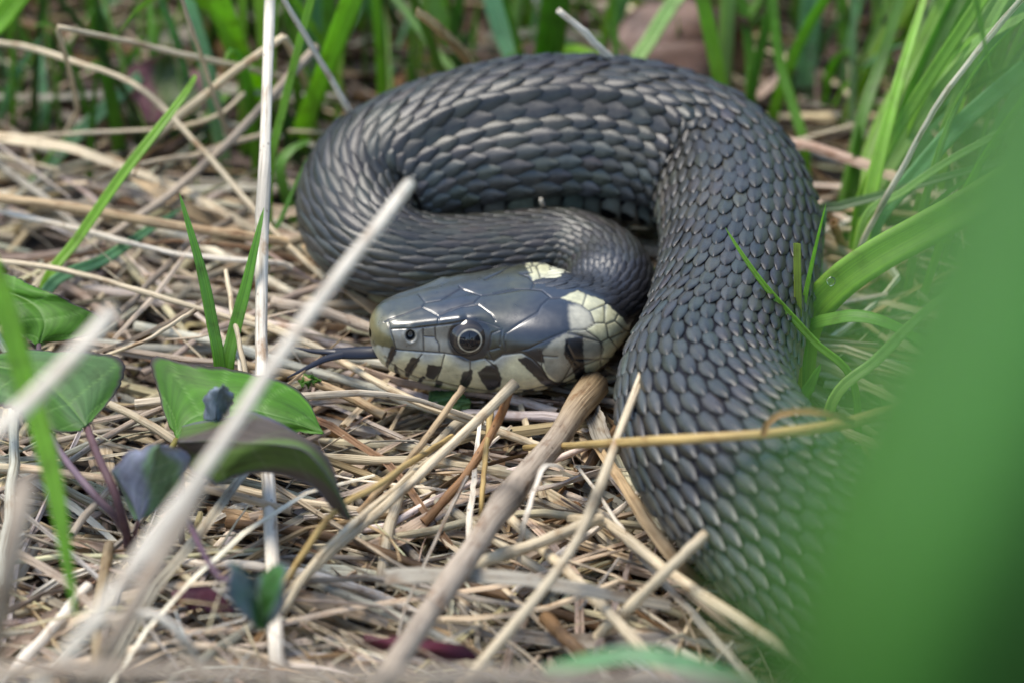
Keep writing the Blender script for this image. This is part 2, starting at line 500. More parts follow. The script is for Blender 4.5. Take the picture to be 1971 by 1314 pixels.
def mixc(c, col, m):
    return c * (1 - m[:, None]) + np.asarray(col) * m[:, None]
pn = pix + 3.0 * 0.5 * np.stack([np.sin(pix[:, 1] * 0.55 + 1.3 * np.sin(pix[:, 0] * 0.3)), np.sin(pix[:, 0] * 0.5 + 1.1 * np.sin(pix[:, 1] * 0.4))], -1) * 0.35
col = np.tile(C_TOP, (len(Vh), 1))
_bl = np.sin(pix[:, 0] * 0.021 + 2) * np.sin(pix[:, 1] * 0.033 + pix[:, 0] * 0.012) * 0.5 + 0.5
col = mixc(col, C_OLIVE, _bl * (1 - smooth(980, 1060, pix[:, 0])) * 0.9)
col = mixc(col, C_SNOUT, soft_in(SNOUT, pn, 10))
col = mixc(col, C_LOR, soft_in(LOREAL, pn, 3))
lips = soft_in(LIPS, pn, 2.0)
lipc = C_LIPG + (C_LIP - C_LIPG) * smooth(0, 26, poly_dist(pix, LIPS, True) + 8 * np.sin(pix[:, 0] * 0.09))[:, None]
col = col * (1 - lips[:, None]) + lipc * lips[:, None]
col = mixc(col, C_CHEEK, np.maximum(soft_in(CHEEK, pn, 2.5), soft_in(CHEEK2, pn, 2.5) * (SG[:nh].reshape(-1) > 17)))
col = mixc(col, C_TEMP, soft_in(TEMPORAL, pn, 2.5))
col = mixc(col, C_TEMP * 1.3, soft_in(PLATE_END, pn, 6))
for bpoly in BARS:
    col = mixc(col, C_BLACK, smooth(-3.6, -0.4, poly_dist(pn, bpoly, True) * np.where(inside(bpoly, pn), 1, -1)))
EYE_PX = (904.0, 652.0)
d_eye = np.hypot(pix[:, 0] - EYE_PX[0], pix[:, 1] - EYE_PX[1])
col = mixc(col, C_BLACK, 1 - smooth(40, 46, d_eye))
# grooves between the plates
gd = np.full(len(Vh), 1e9)
for g in GROOVES:
    gd = np.minimum(gd, poly_dist(pix, g))
seeds = np.array(SEEDS)
dd = np.sort(np.linalg.norm(pix[:, None, :] - seeds[None], axis=2), axis=1)
inch = inside(CHEEK, pix) | (inside(CHEEK2, pix) & (SG[:nh].reshape(-1) > 17))
gd = np.where(inch, np.minimum(gd, (dd[:, 1] - dd[:, 0]) * 0.5), gd)
gm = poly_dist(pix, MOUTH)
_hid = smooth(19, 21, SG[:nh].reshape(-1)) * (~inch)
disp = -0.07 * np.exp(-(gd / 1.4) ** 2) + 0.05 * (1 - np.exp(-gd / 6.0)) - 0.22 * np.exp(-(gm / 2.2) ** 2)
disp = disp * (1 - _hid)
col = mixc(col, C_SKIN, 0.85 * np.exp(-(gd / 1.5) ** 2) * (1 - _hid))
col = mixc(col, (0.10, 0.085, 0.06), 0.85 * np.exp(-(gm / 1.7) ** 2) * (1 - _hid))
NOS = A([(338, 735)])[0]
d_n = np.hypot((pix[:, 0] - NOS[0]) / 0.95, (pix[:, 1] - NOS[1]) / 1.1)
disp -= 0.7 * (1 - smooth(5, 11, d_n)); disp += 0.12 * gauss(d_n, 13, 4)
col = mixc(col, (0.006, 0.005, 0.005), 1 - smooth(7, 11, d_n))
# behind the plates: bare skin that the body scales cover
zone = np.array([(600, 450), (980, 470), (996, 500), (1020, 534), (1060, 560), (1085, 562), (1100, 556), (1125, 558), (1165, 577), (1180, 592), (1214, 622), (1216, 700), (1150, 790), (600, 800)])
in_zone = (inside(zone, pix) & (SG[:nh].reshape(-1) < 26)) | inch
back = smooth(21.0, 22.5, SG[:nh].reshape(-1))
col = mixc(col, C_SKIN, np.where(in_zone, 0.0, back))
V[:nh] += (Nh * disp[:, None]).reshape(nh, MR, 3)
colB = np.tile(C_SKIN, (len(s_all) * MR, 1))
colB[:nh * MR] = col
tip = np.arange(MR)
idx = np.arange(len(s_all) * MR).reshape(len(s_all), MR)
F = np.stack([idx[:-1], idx[1:], np.roll(idx[1:], -1, 1), np.roll(idx[:-1], -1, 1)], -1).reshape(-1, 4)
body = mesh_obj("body", V.reshape(-1, 3), F, M_SKIN, colB, parent=snake)
body.data.materials.append(M_UNDER)
_mi = np.zeros((len(s_all) - 1, MR), np.int32); _mi[s_all[:-1] > 30.5] = 1
body.data.polygons.foreach_set("material_index", _mi.ravel())

# --- eyes
def make_eye(mirror):
    k = np.argmin(np.where(facing & ~use_m, np.hypot(pix[:, 0] - EYE_PX[0], pix[:, 1] - EYE_PX[1]), 1e9))
    if mirror:
        i, j = divmod(k, MR); k = i * MR + (-j) % MR
    n = N[:nh].reshape(-1, 3)[k]
    sdv = np.array([_I(_side[:, q], 9.5) for q in range(3)]) * (-1 if mirror else 1)
    n = norm(0.5 * n + 0.5 * sdv + np.array([0, 0, 0.10]))
    R = 2.5
    c = Vh[k] - n * (R - 0.95)
    ax = norm(np.cross(n, [0, 0, 1.0])); ay = np.cross(ax, n)
    A1 = np.radians(np.linspace(0, 100, 61)); PH = np.linspace(0, 2 * math.pi, 72, endpoint=False)
    a, p = np.meshgrid(A1, PH, indexing='ij')
    v = c + R * (np.cos(a)[..., None] * n + (np.sin(a) * np.cos(p))[..., None] * ax + (np.sin(a) * np.sin(p))[..., None] * ay)
    rr = R * np.sin(a) * np.where(a < 1.57, 1, 9)
    g = np.stack([rr * np.cos(p), rr * np.sin(p)], -1).reshape(-1, 2)
    rad = np.hypot(g[:, 0], g[:, 1]); ang = np.arctan2(g[:, 1], g[:, 0])
    cc = np.tile(np.array((0.012, 0.011, 0.012)), (len(rad), 1))
    iris = np.exp(-((rad - 1.22) / 0.085) ** 2)
    wob = 0.66 - 0.26 * np.cos(ang - 0.6) + 0.12 * np.sin(ang * 7)
    cc = mixc(cc, (0.50, 0.45, 0.33), np.clip(iris * wob * 1.25, 0, 1))
    cc = mixc(cc, (0.05, 0.04, 0.03), np.exp(-((rad - 1.55) / 0.15) ** 2) * 0.8)
    cc = mixc(cc, (0.004, 0.005, 0.008), 1 - smooth(1.08, 1.14, rad))
    ii = np.arange(v.shape[0] * 72).reshape(-1, 72)
    f = np.stack([ii[:-1], np.roll(ii[:-1], -1, 1), np.roll(ii[1:], -1, 1), ii[1:]], -1).reshape(-1, 4)
    mesh_obj("eye", v.reshape(-1, 3), f, M_EYE, cc, parent=snake)
make_eye(False); make_eye(True)

# --- tongue: a stem that forks into two tines
def lens_sweep(pts, wid, thick):
    p = catmull(pts, 40); L = np.linspace(0, 1, 40)
    wd = np.interp(L, np.linspace(0, 1, len(wid)), wid); tk = np.interp(L, np.linspace(0, 1, len(thick)), thick)
    T = norm(np.gradient(p, axis=0)); sd = norm(np.cross(T, norm(np.array([0.0, -0.55, 0.8])))); up = np.cross(sd, T)
    ph = np.linspace(0, 2 * math.pi, 12, endpoint=False)
    return p[:, None] + (np.cos(ph)[None, :] * wd[:, None])[..., None] * sd[:, None] + (np.sin(ph)[None, :] * tk[:, None])[..., None] * up[:, None]
_tz = 7.2
_tp = [
    lens_sweep([PZ(775, 672, _tz), PZ(735, 677, _tz), PZ(690, 679, _tz), PZ(645, 680, _tz + .1)], [.80, .76, .76, .62], [.36, .34, .30, .26]),
    lens_sweep([PZ(655, 678, _tz + .1), PZ(630, 677, _tz + .1), PZ(600, 675, _tz + .2), PZ(566, 668, _tz + .5)], [.42, .34, .24, .07], [.24, .17, .13, .05]),
    lens_sweep([PZ(660, 682, _tz + .1), PZ(625, 691, _tz), PZ(590, 708, _tz - .2), PZ(553, 726, _tz - .4)], [.48, .38, .25, .07], [.24, .17, .13, .05])]
_vv, _ff, _n = [], [], 0
for q in _tp:
    ii = np.arange(q.shape[0] * 12).reshape(-1, 12) + _n
    _ff.append(np.stack([ii[:-1], ii[1:], np.roll(ii[1:], -1, 1), np.roll(ii[:-1], -1, 1)], -1).reshape(-1, 4))
    _vv.append(q.reshape(-1, 3)); _n += q.shape[0] * 12
_vv = np.vstack(_vv)
tongue = mesh_obj("tongue", _vv, np.vstack(_ff), M_TONGUE, np.tile((0.006, 0.006, 0.010), (len(_vv), 1)), parent=snake)
tongue["label"] = "blue-black forked tongue"

# --- scales: 23 keeled rows on the back and flanks, wide plates on the belly
_pitch = _I(_cl[:, 4], _S)
_idx = np.concatenate([[0], np.cumsum(np.diff(_S) / _pitch[1:])])
def s_of(i):
    return np.interp(i, _idx, _S)
ROWS, TMAX = 23, 106.0
dth = 2 * TMAX / (ROWS - 1)
scl = []                      # centre index, theta, half width (deg), length in pitches, kind
i0 = np.interp(17.0, _S, _idx); i1 = _idx[-1] - 2
for r in range(ROWS):
    t0 = -TMAX + r * dth
    for i in np.arange(math.floor(i0), math.floor(i1)):
        scl.append((i + 0.5 * (r % 2) + rng.normal(0, 0.025), t0 + rng.normal(0, 0.35), dth * (1.0 if 1 < r < ROWS - 2 else 1.12), 1.0, 0))
for i in np.arange(math.floor(i0) + 3, math.floor(i1)):
    scl.append((i + 0.25, 180.0, 180 - TMAX - dth * 0.35, 1.0, 1))
scl = np.array(scl)
NA, NB_ = 7, 6
a_ = np.array([-1, -0.8, -0.4, 0, 0.4, 0.8, 1.0]); b_ = np.array([0.0, 0.12, 0.38, 0.66, 0.90, 1.0])
AA, BB = np.meshgrid(a_, b_, indexing='ij')
hwid = np.interp(BB, [0, 0.12, 0.38, 0.66, 0.88, 1.0], [0.36, 0.70, 1.0, 0.86, 0.46, 0.05])
ci, ct, chw, cl_, ck = scl.T
s0 = s_of(ci)
fillv = _I(_cl[:, 5], s0)
pit = _I(_pitch, s0)
LEN = pit * np.where(ck == 1, 1.12, 1.46) * fillv * rng.normal(1, 0.03, len(s0))
HW = chw * np.where(ck == 1, 1, (0.66 * np.clip(fillv, 0.74, 1.06))) * rng.normal(1, 0.02, len(s0))
vent = ck == 1
hw_v = np.interp(BB, [0, 0.12, 0.38, 0.66, 0.88, 1.0], [0.97, 0.98, 1.0, 1.0, 0.99, 0.97])
HWID = np.where(vent[:, None, None], hw_v[None], hwid[None])
TH = np.radians(ct[:, None, None] + AA[None] * HWID * HW[:, None, None])
SS = s0[:, None, None] + (BB[None] - 0.35) * LEN[:, None, None]
rad_l = _I(_cl[:, 3], s0)
sz = np.clip(rad_l / 9.0, 0.5, 1.05)[:, None, None]
neck = (1 - smooth(30, 60, s0))[:, None, None]
sep = smooth(0.99, 0.88, fillv)[:, None, None]
jl = rng.normal(1, 0.18, len(s0))[:, None, None]
lift = np.where(vent[:, None, None], 0.28, (0.36 - 0.08 * neck - 0.08 * sep + 0.10 * _I(_cl[:, 7], s0)[:, None, None]) * jl)
keel = np.where(vent[:, None, None], 0, 0.19 - 0.07 * neck)
dome = 0.03 + 0.13 * sep
HH = sz * (0.04 + lift * BB[None] ** 1.3 + dome * (1 - AA[None] ** 2) * np.sin(np.clip(BB[None] * 1.05, 0, 1) * math.pi) ** 0.6
           + keel * np.exp(-(AA[None] / 0.26) ** 2) * smooth(0, 0.3, BB[None]))
edge = (np.abs(AA) > 0.95) | (BB < 0.05) | (BB > 0.98)
HH = HH + sz * AA[None] * rng.normal(0, 0.06, len(s0))[:, None, None] * BB[None]
HH = np.where(edge[None], HH * 0.35 - 0.07 * sz + (lift * 0.50 * BB[None]) * sz, HH)
VS = body_point(np.clip(SS, 0.1, STOT - 0.1), TH, HH)
# colours
cen = body_point(s0, np.radians(ct)); cpx = project(cen)
fl = smooth(48, 92, np.abs(ct))
base = C_BODY[None] * (1 - fl[:, None]) + C_FLANK[None] * fl[:, None]
base = np.where(vent[:, None], C_BELLY, base)
base = base * rng.normal(1, 0.20, len(s0))[:, None] * (1 + rng.normal(0, 0.06, (len(s0), 3)))
_pt = 0.5 + 0.5 * np.sin(s0 * 0.21 + np.radians(ct) * 2.3 + 1.7 * np.sin(s0 * 0.093)) * np.sin(s0 * 0.057 + np.radians(ct) * 1.3)
base = base * (0.78 + 0.5 * _pt)[:, None]
low = smooth(1100, 1250, cpx[:, 0]) * smooth(560, 760, cpx[:, 1])
nape = (1 - smooth(27, 36, s0))
base = mixc(base, (0.026, 0.029, 0.034), nape * 0.9)
far_patch = [(985, 480), (1005, 466), (1050, 464), (1064, 500), (1064, 536), (1022, 546), (1005, 515)]
near_patch = B([(480, 470), (550, 425), (620, 405), (690, 440), (790, 470), (830, 520), (930, 590), (990, 700), (985, 900), (700, 900), (600, 520)])
black_patch = [(1160, 574), (1178, 545), (1192, 505), (1245, 500), (1245, 700), (1210, 700), (1205, 620), (1180, 596)]
fc = np.einsum('ij,ij->i', norm(body_point(s0, np.radians(ct), 1.0) - cen), CAM - cen) > -60
cream = fc & (s0 < 32) & (inside(far_patch, cpx) | inside(near_patch, cpx))
# the hidden far side carries the same collar
hid = (~fc) & (s0 > 21) & (s0 < 26) & (ct < -35)
base[cream | hid] = np.array((0.50, 0.48, 0.33)) * rng.normal(1, 0.10, ((cream | hid).sum(), 1))
base[fc & (s0 < 37) & inside(black_patch, cpx)] = C_BLACK * 1.1
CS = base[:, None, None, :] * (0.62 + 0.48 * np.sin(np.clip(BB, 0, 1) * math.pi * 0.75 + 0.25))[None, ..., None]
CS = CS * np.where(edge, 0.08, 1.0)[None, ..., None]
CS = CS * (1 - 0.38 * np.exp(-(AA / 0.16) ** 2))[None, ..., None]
# drop the ones that would cover the head plates or the crease
keep = ~(inside(zone, cpx) & (s0 < 26) & fc & ~cream) & (s0 > 21.0 - 2.5 * (fc & ~inside(zone, cpx)))
keep &= ~(cream & inside(zone, cpx)) & ~(inside(CHEEK2, cpx) & (s0 < 31) & fc)
ref = np.arange(NA * NB_).reshape(NA, NB_)
FS = np.stack([ref[:-1, :-1], ref[1:, :-1], ref[1:, 1:], ref[:-1, 1:]], -1).reshape(-1, 4)
# how large each one shows: those become parts of their own
dx = project(VS[:, 0, 2]) - project(VS[:, -1, 2]); dy = project(VS[:, 3, 0]) - project(VS[:, 3, -1])
area = np.abs(dx[:, 0] * dy[:, 1] - dx[:, 1] * dy[:, 0])
inf = (cpx[:, 0] > 0) & (cpx[:, 0] < 1700) & (cpx[:, 1] > 0) & (cpx[:, 1] < 1314) & fc & keep
order = np.argsort(-np.where(inf & ~vent, area, -1))
single = np.zeros(len(s0), bool); single[order[:290]] = True
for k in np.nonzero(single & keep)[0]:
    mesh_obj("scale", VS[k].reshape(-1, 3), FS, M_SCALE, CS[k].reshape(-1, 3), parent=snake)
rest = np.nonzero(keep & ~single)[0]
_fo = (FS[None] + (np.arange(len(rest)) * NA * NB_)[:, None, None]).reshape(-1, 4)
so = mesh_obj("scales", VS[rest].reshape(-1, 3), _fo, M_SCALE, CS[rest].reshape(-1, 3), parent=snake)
so["kind"] = "stuff"
# ------------------------------------------------------------------ sweeps: straws (round) and blades (thin folded strip)
CIRC = [(math.cos(a), math.sin(a)) for a in np.linspace(0, 2 * math.pi, 8, endpoint=False)]
HEX = [(1.15, 0), (0.55, 0.62), (0.02, 0.34), (-0.6, 0.6), (-1.1, -0.05), (0, -0.6)]      # flattened, grooved stem
def strip_profile(v, th, curl=0.0):
    xs = [-1, -0.55, -0.08, 0.08, 0.55, 1]
    zz = lambda x: v * abs(x) + curl * x * x
    return [(x, zz(x) + th * (1 - 0.75 * x * x)) for x in xs] + [(x, zz(x) - th * (1 - 0.75 * x * x)) for x in xs[::-1]]
BLADE = strip_profile(0.28, 0.05)
FLAT = strip_profile(0.10, 0.07, 0.06)
CURLED = strip_profile(0.0, 0.09, 0.75)
def sweep(pts, wid, prof, face=None, spin=0.0, twist=0.0, cols=None, thick=1.0):
    """tube along pts (N,3); wid = half widths; face = direction the strip's upper side looks to"""
    p = np.asarray(pts, float); n = len(p); m = len(prof)
    T = norm(np.gradient(p, axis=0))
    f = np.array([0, -0.55, 0.8]) if face is None else np.asarray(face, float)
    sd = norm(np.cross(T, np.broadcast_to(f, T.shape))); up = np.cross(sd, T)
    for i in range(1, n):
        if np.dot(sd[i], sd[i - 1]) < 0:
            sd[i] = -sd[i]; up[i] = -up[i]
    if up[n // 2] @ f < 0:
        up = -up
    ang = spin + twist * np.linspace(0, 1, n)
    c, s = np.cos(ang)[:, None], np.sin(ang)[:, None]
    sd, up = sd * c + up * s, up * c - sd * s
    pr = np.asarray(prof)
    W = np.asarray(wid, float).reshape(-1, 1, 1) * np.ones((n, 1, 1))
    v = p[:, None] + W * (pr[None, :, 0, None] * sd[:, None] + thick * pr[None, :, 1, None] * up[:, None])
    L = np.concatenate([[0], np.cumsum(np.linalg.norm(np.diff(p, axis=0), axis=1))])
    per = np.linspace(0, 1, m, endpoint=False)
    if prof is CIRC or prof is HEX:
        uu = np.abs(per * 2 - 1)[None, :] * 3.0 * W[..., 0]
    else:
        uu = pr[None, :, 0] * W[..., 0]
    off = (p[0, 0] * 7.3 + p[0, 1] * 3.1) % 97.0
    uv = np.stack([uu + off, np.broadcast_to(L[:, None] + off * 2, uu.shape)], -1)
    ii = np.arange(n * m).reshape(n, m)
    F = np.stack([ii[:-1], ii[1:], np.roll(ii[1:], -1, 1), np.roll(ii[:-1], -1, 1)], -1).reshape(-1, 4)
    v = v.reshape(-1, 3); uv = uv.reshape(-1, 2)
    if prof is CIRC:       # hollow broken ends: the wall turns in
        for e, nb in ((0, 1), (n - 1, n - 2)):
            k = len(v)
            ring = p[e] + (v[e * m:(e + 1) * m] - p[e]) * 0.62
            deep = p[e] + (p[nb] - p[e]) * 0.35 + (v[e * m:(e + 1) * m] - p[e]) * 0.55
            v = np.vstack([v, ring, deep]); uv = np.vstack([uv, uv[e * m:(e + 1) * m], uv[e * m:(e + 1) * m]])
            a = np.arange(m); b = np.roll(a, -1)
            F = np.vstack([F, np.stack([e * m + a, e * m + b, k + b, k + a], -1), np.stack([k + a, k + b, k + m + b, k + m + a], -1)])
    C = np.asarray(cols, float)
    if C.ndim == 1:
        C = np.tile(C, (n, 1))
    C = np.repeat(C, m, axis=0)
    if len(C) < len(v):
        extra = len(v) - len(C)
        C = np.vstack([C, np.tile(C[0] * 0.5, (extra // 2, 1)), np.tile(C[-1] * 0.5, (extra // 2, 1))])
    return v, F, C, uv

PAL = dict(cream=(0.64, 0.53, 0.35), white=(0.76, 0.68, 0.54), tan=(0.46, 0.33, 0.18), brown=(0.20, 0.115, 0.05), grey=(0.37, 0.33, 0.255),
           pink=(0.43, 0.345, 0.25), gold=(0.50, 0.35, 0.13), dark=(0.10, 0.065, 0.04), rust=(0.36, 0.19, 0.08))
GR = dict(bright=(0.20, 0.38, 0.035), mid=(0.13, 0.29, 0.04), teal=(0.15, 0.31, 0.16), pale=(0.28, 0.42, 0.15), dark=(0.04, 0.11, 0.02),
          yellow=(0.26, 0.32, 0.07), deep=(0.095, 0.235, 0.018), near=(0.052, 0.145, 0.022))

def half_w(p, wpx):
    return 0.5 * wpx * depth_of(p) / FPX
def px_path(pts, n):
    """pts: (px, py, z) rows -> n points in mm along a smooth curve"""
    return catmull([PZ(*q) for q in pts], n)
def kinked(pts, n):
    q = np.array([PZ(*r) for r in pts]); L = np.concatenate([[0], np.cumsum(np.linalg.norm(np.diff(q, axis=0), axis=1))])
    u = np.unique(np.concatenate([np.linspace(0, L[-1], n), L]))
    return np.stack([np.interp(u, L, q[:, k]) for k in range(3)], -1)

def straw(label, pts, w0, w1, colour, prof=CIRC, kink=False, nodes=(), group=None, name="dry_straw", cat="straw", thick=1.0, twist=0.0, spin=0.0):
    n = 26
    p = kinked(pts, n) if kink else px_path(pts, n)
    n = len(p)
    g = np.random.default_rng(int(abs(pts[0][0]) * 7 + abs(pts[0][1])))
    wob = np.cumsum(g.normal(0, 0.16, (n, 3)), axis=0); wob -= np.linspace(0, 1, n)[:, None] * wob[-1]
    p = p + 0.24 * wob
    t = np.linspace(0, 1, n)
    wd = np.array([half_w(p[i], w0 + (w1 - w0) * t[i]) for i in range(n)])
    if isinstance(colour, str) and '>' in colour:
        ca, cb = (np.array(PAL[k]) for k in colour.split('>'))
        c = ca[None] * (1 - smooth(0.02, 0.24, t))[:, None] + cb[None] * smooth(0.02, 0.24, t)[:, None]
    else:
        c = np.tile(np.array(PAL[colour]) if isinstance(colour, str) else np.array(colour), (n, 1))
    c = c * (1 + 0.10 * np.sin(t * 7 + pts[0][0]))[:, None]
    wd = wd * (1 + 0.05 * np.sin(t * 23 + pts[0][1]) + g.normal(0, 0.02, n))
    for q in nodes:
        g = np.exp(-((t - q) * 40) ** 2)
        wd = wd * (1 + 0.28 * g)
        c = c * (1 - 0.72 * g)[:, None]
    v, F, C, uv = sweep(p, wd, prof, cols=c, thick=thick, twist=twist, spin=spin)
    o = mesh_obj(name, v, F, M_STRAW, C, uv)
    tag(o, label, cat, group)
    return o

S_ = straw
# --- the straws one can follow in the photograph: (photo x, photo y, height above the soil in mm)
S_("tall upright whitish straw standing left of the snake's snout", [(535, 1330, 3), (526, 1150, 5), (515, 960, 7), (502, 800, 9), (500, 620, 12), (503, 470, 17), (509, 300, 23), (514, 130, 29), (521, -30, 35)], 32, 20, "white", nodes=(0.02, 0.74))
S_("thick pale straw leaning towards the camera across the bindweed leaves", [(788, 355, 54), (735, 425, 55), (640, 545, 56), (520, 710, 56), (400, 890, 55), (280, 1060, 54), (165, 1215, 50), (0, 1430, 38), (-160, 1640, 14), (-220, 1730, -3)], 26, 38, "white")
S_("pale out-of-focus straw in front of the left bindweed leaf", [(215, 600, 68), (130, 700, 67), (40, 790, 65), (-80, 900, 58), (-300, 1150, -3)], 34, 44, "white")
S_("blurred pale straw running under the thick leaning straw", [(385, 930, 48), (320, 1050, 47), (255, 1170, 44), (190, 1290, 36), (110, 1450, -3)], 36, 40, "pink")
S_("stubby blurred pale straw at the edge of the litter beside the drooping green blade", [(48, 925, 60), (35, 1000, 58), (10, 1130, 52), (-25, 1290, 36), (-70, 1480, -3)], 44, 48, "pink")
S_("thin white straw bent into an arch over the near litter", [(100, 1290, 4), (165, 1215, 20), (240, 1184, 24), (305, 1184, 24), (350, 1225, 22), (385, 1290, 16), (410, 1370, 4)], 20, 18, "white")
S_("fat blurred stem lying flat along the near edge of the litter", [(-300, 1420, 0), (-60, 1304, 50), (300, 1294, 56), (700, 1302, 56), (1100, 1306, 52), (1420, 1330, 44), (1900, 1480, -3)], 38, 34, "pink")
S_("stout grey-brown stem with a dark node, its broken end under the snake's jaw", [(1142, 742, 5), (1100, 800, 7), (1058, 862, 8.5), (985, 945, 10), (910, 1052, 12), (830, 1170, 14), (735, 1315, 15), (660, 1430, 3)], 52, 46, "tan>pink", nodes=(0.37, 0.015))
S_("speckled cream straw leaning against the snake's right coil below the neck bend", [(1276, 562, 17), (1240, 700, 18), (1192, 832, 17), (1148, 955, 16), (1095, 1062, 15), (1000, 1188, 13), (885, 1320, 9), (800, 1420, 2)], 14, 24, "cream", nodes=(0.52,))
S_("golden straw lying across the top of the snake's lower body", [(1010, 862, 4), (1075, 858, 8), (1190, 852, 17), (1330, 843, 23.5), (1470, 832, 24.5), (1590, 818, 24), (1700, 792, 20), (1900, 740, 2)], 12, 34, "gold")
S_("brown curled sheath looping off the golden straw over the body", [(1468, 838, 25), (1478, 815, 26), (1510, 796, 27), (1560, 791, 27), (1605, 800, 26), (1640, 815, 24)], 12, 16, "rust", prof=CURLED)
S_("tan straw with a broken dark tip rising in front of the snake's chin", [(992, 735, 14), (930, 795, 12), (862, 858, 10), (740, 972, 9), (610, 1085, 7), (535, 1165, 4)], 20, 18, "cream", nodes=(0.01,))
S_("thin brown straw end touching the lips below the snake's eye", [(893, 745, 13), (850, 800, 11), (800, 870, 9), (748, 925, 6), (690, 985, 3)], 13, 14, "tan", nodes=(0.01,))
S_("dark brown stalk propped under the broken tan straw tip", [(986, 745, 13.5), (950, 825, 9), (905, 900, 6), (860, 955, 4), (815, 1005, 2)], 17, 20, "rust")
S_("short cut straw pointing up beside the lower coil", [(1360, 1024, 15), (1290, 1092, 12), (1215, 1162, 8), (1150, 1225, 3)], 22, 24, "cream")
S_("thin white fibre curving beside the lower coil", [(1112, 898, 4), (1150, 945, 5), (1195, 1010, 5), (1240, 1055, 6), (1310, 1110, 6), (1420, 1185, 5)], 7, 11, "white")
S_("pale hooked straw curling over beside the stout stem node", [(1085, 905, 9), (1062, 898, 11), (1042, 904, 12), (1025, 950, 11), (1008, 1010, 9), (998, 1080, 4)], 10, 11, "white", prof=FLAT)
S_("bright cream straw wedged behind the stout stem", [(885, 1100, 6), (950, 1072, 8), (1040, 1042, 8), (1156, 997, 7)], 26, 24, "cream", nodes=(0.3,))
S_("long cream straw running from the stout stem towards the lower coil", [(955, 968, 4), (1040, 1050, 6), (1130, 1135, 7), (1230, 1240, 7), (1330, 1350, 3)], 20, 26, "cream")
S_("greyish flat dead blade bridging the gap behind the near litter", [(740, 1112, 10), (860, 1105, 11), (1000, 1112, 11), (1130, 1135, 10), (1290, 1166, 6)], 34, 24, "grey", prof=FLAT)
S_("long cream straw lying alongside the lower coil", [(1098, 1000, 4), (1170, 1012, 6), (1280, 1098, 8), (1395, 1180, 9), (1506, 1252, 9), (1620, 1330, 3)], 20, 28, "cream")
S_("grey split straw below the long cream straw beside the coil", [(1160, 985, 3), (1250, 1090, 5), (1350, 1200, 6), (1460, 1330, 4)], 12, 18, "grey", prof=FLAT)
S_("reddish brown flat blade tucked along the lower coil", [(1130, 830, 3), (1190, 920, 6), (1240, 1000, 7), (1300, 1075, 6), (1350, 1130, 2)], 16, 30, "tan", prof=FLAT)
S_("curled papery husk under the snake's cheek beside the coil", [(1130, 790, 4), (1148, 815, 5), (1160, 850, 5), (1178, 880, 3)], 40, 34, "grey", prof=CURLED)
S_("long thin straw arching down from the dark weeds towards the snake's left flank", [(-30, 80, 18), (60, 92, 17), (150, 122, 17), (250, 160, 16), (330, 228, 14), (430, 335, 10), (520, 440, 7), (625, 535, 4)], 12, 13, "cream", nodes=(0.42,))
S_("straw snapped at a sharp peak with its long arm reaching the tall straw", [(115, 275, 3), (150, 212, 9), (128, 120, 20), (110, 52, 27), (250, 80, 22), (370, 108, 18), (470, 130, 14), (600, 165, 2)], 9, 13, "cream", kink=True)
S_("thin straw dropping straight into the crossing of pale straws", [(343, -30, 36), (370, 60, 28), (400, 145, 19), (425, 217, 12), (436, 260, 8)], 9, 11, "cream")
S_("straw bent over like an inverted V beside the tall upright straw", [(250, 312, 4), (345, 228, 11), (450, 140, 19), (545, 72, 25), (575, 130, 15), (600, 190, 3)], 18, 13, "cream", kink=True)
S_("pinkish brown straw slanting up behind the tall upright straw", [(150, 492, 3), (250, 430, 5), (345, 362, 7), (450, 262, 12), (560, 142, 18), (610, 90, 20)], 17, 19, "pink")
S_("very thin straw running level across the left litter to a knot", [(-30, 268, 6), (180, 256, 8), (345, 244, 9), (425, 220, 11), (470, 180, 12)], 9, 8, "cream")
S_("pale flattened straw fanning out below the thin level straw", [(-30, 262, 6), (110, 282, 7), (190, 305, 7), (340, 362, 6), (420, 402, 5), (490, 445, 3)], 24, 14, "cream", prof=FLAT)
S_("broad limp dead blade sagging under the crossing straws", [(200, 300, 5), (270, 345, 6), (350, 400, 5), (430, 435, 2)], 22, 34, "tan", prof=FLAT)
S_("thick smooth tan straw ending against the tall upright straw", [(-30, 378, 9), (150, 402, 9), (300, 428, 9), (480, 456, 8.5), (552, 466, 7)], 21, 20, "tan")
S_("thin cream straw just below the thick tan straw", [(-30, 400, 7), (150, 442, 7), (330, 488, 7), (510, 503, 7), (560, 515, 5)], 12, 11, "white")
S_("cream straw crossing over the upper left bindweed leaf towards the snout", [(-30, 500, 9), (140, 522, 9), (350, 585, 8), (560, 650, 6), (700, 715, 4)], 12, 12, "cream")
S_("pale straw dropping from the grass tuft onto the snake's shoulder", [(530, -30, 36), (575, 50, 30), (625, 130, 24), (660, 190, 19), (690, 245, 14)], 12, 13, "white")
S_("weathered grey straw sloping down under the thin cream straws", [(-30, 290, 3), (60, 365, 4), (150, 440, 4), (240, 510, 2)], 18, 15, "grey")
S_("stubby hollow-ended straw pointing at the snake's snout", [(523, 582, 6), (600, 598, 6), (680, 622, 5.5), (745, 642, 5)], 25, 23, "pink")
S_("rust brown split straw just above the snake's snout", [(585, 470, 6), (640, 528, 6), (690, 572, 5), (740, 612, 3)], 18, 24, "tan", prof=FLAT)
S_("short pale twig lying above the left bindweed leaves", [(378, 597, 11), (310, 640, 10), (250, 668, 9), (190, 690, 6)], 9, 7, "cream", nodes=(0.02,))
S_("cream straw passing under the tongue to below the chin", [(470, 610, 4), (590, 660, 5), (690, 712, 5), (780, 760, 5), (900, 805, 5), (1040, 858, 3)], 13, 17, "cream")
S_("tan straw crossing beneath the tongue tips", [(470, 700, 4), (560, 720, 5), (660, 755, 5), (740, 800, 4)], 16, 20, "tan")
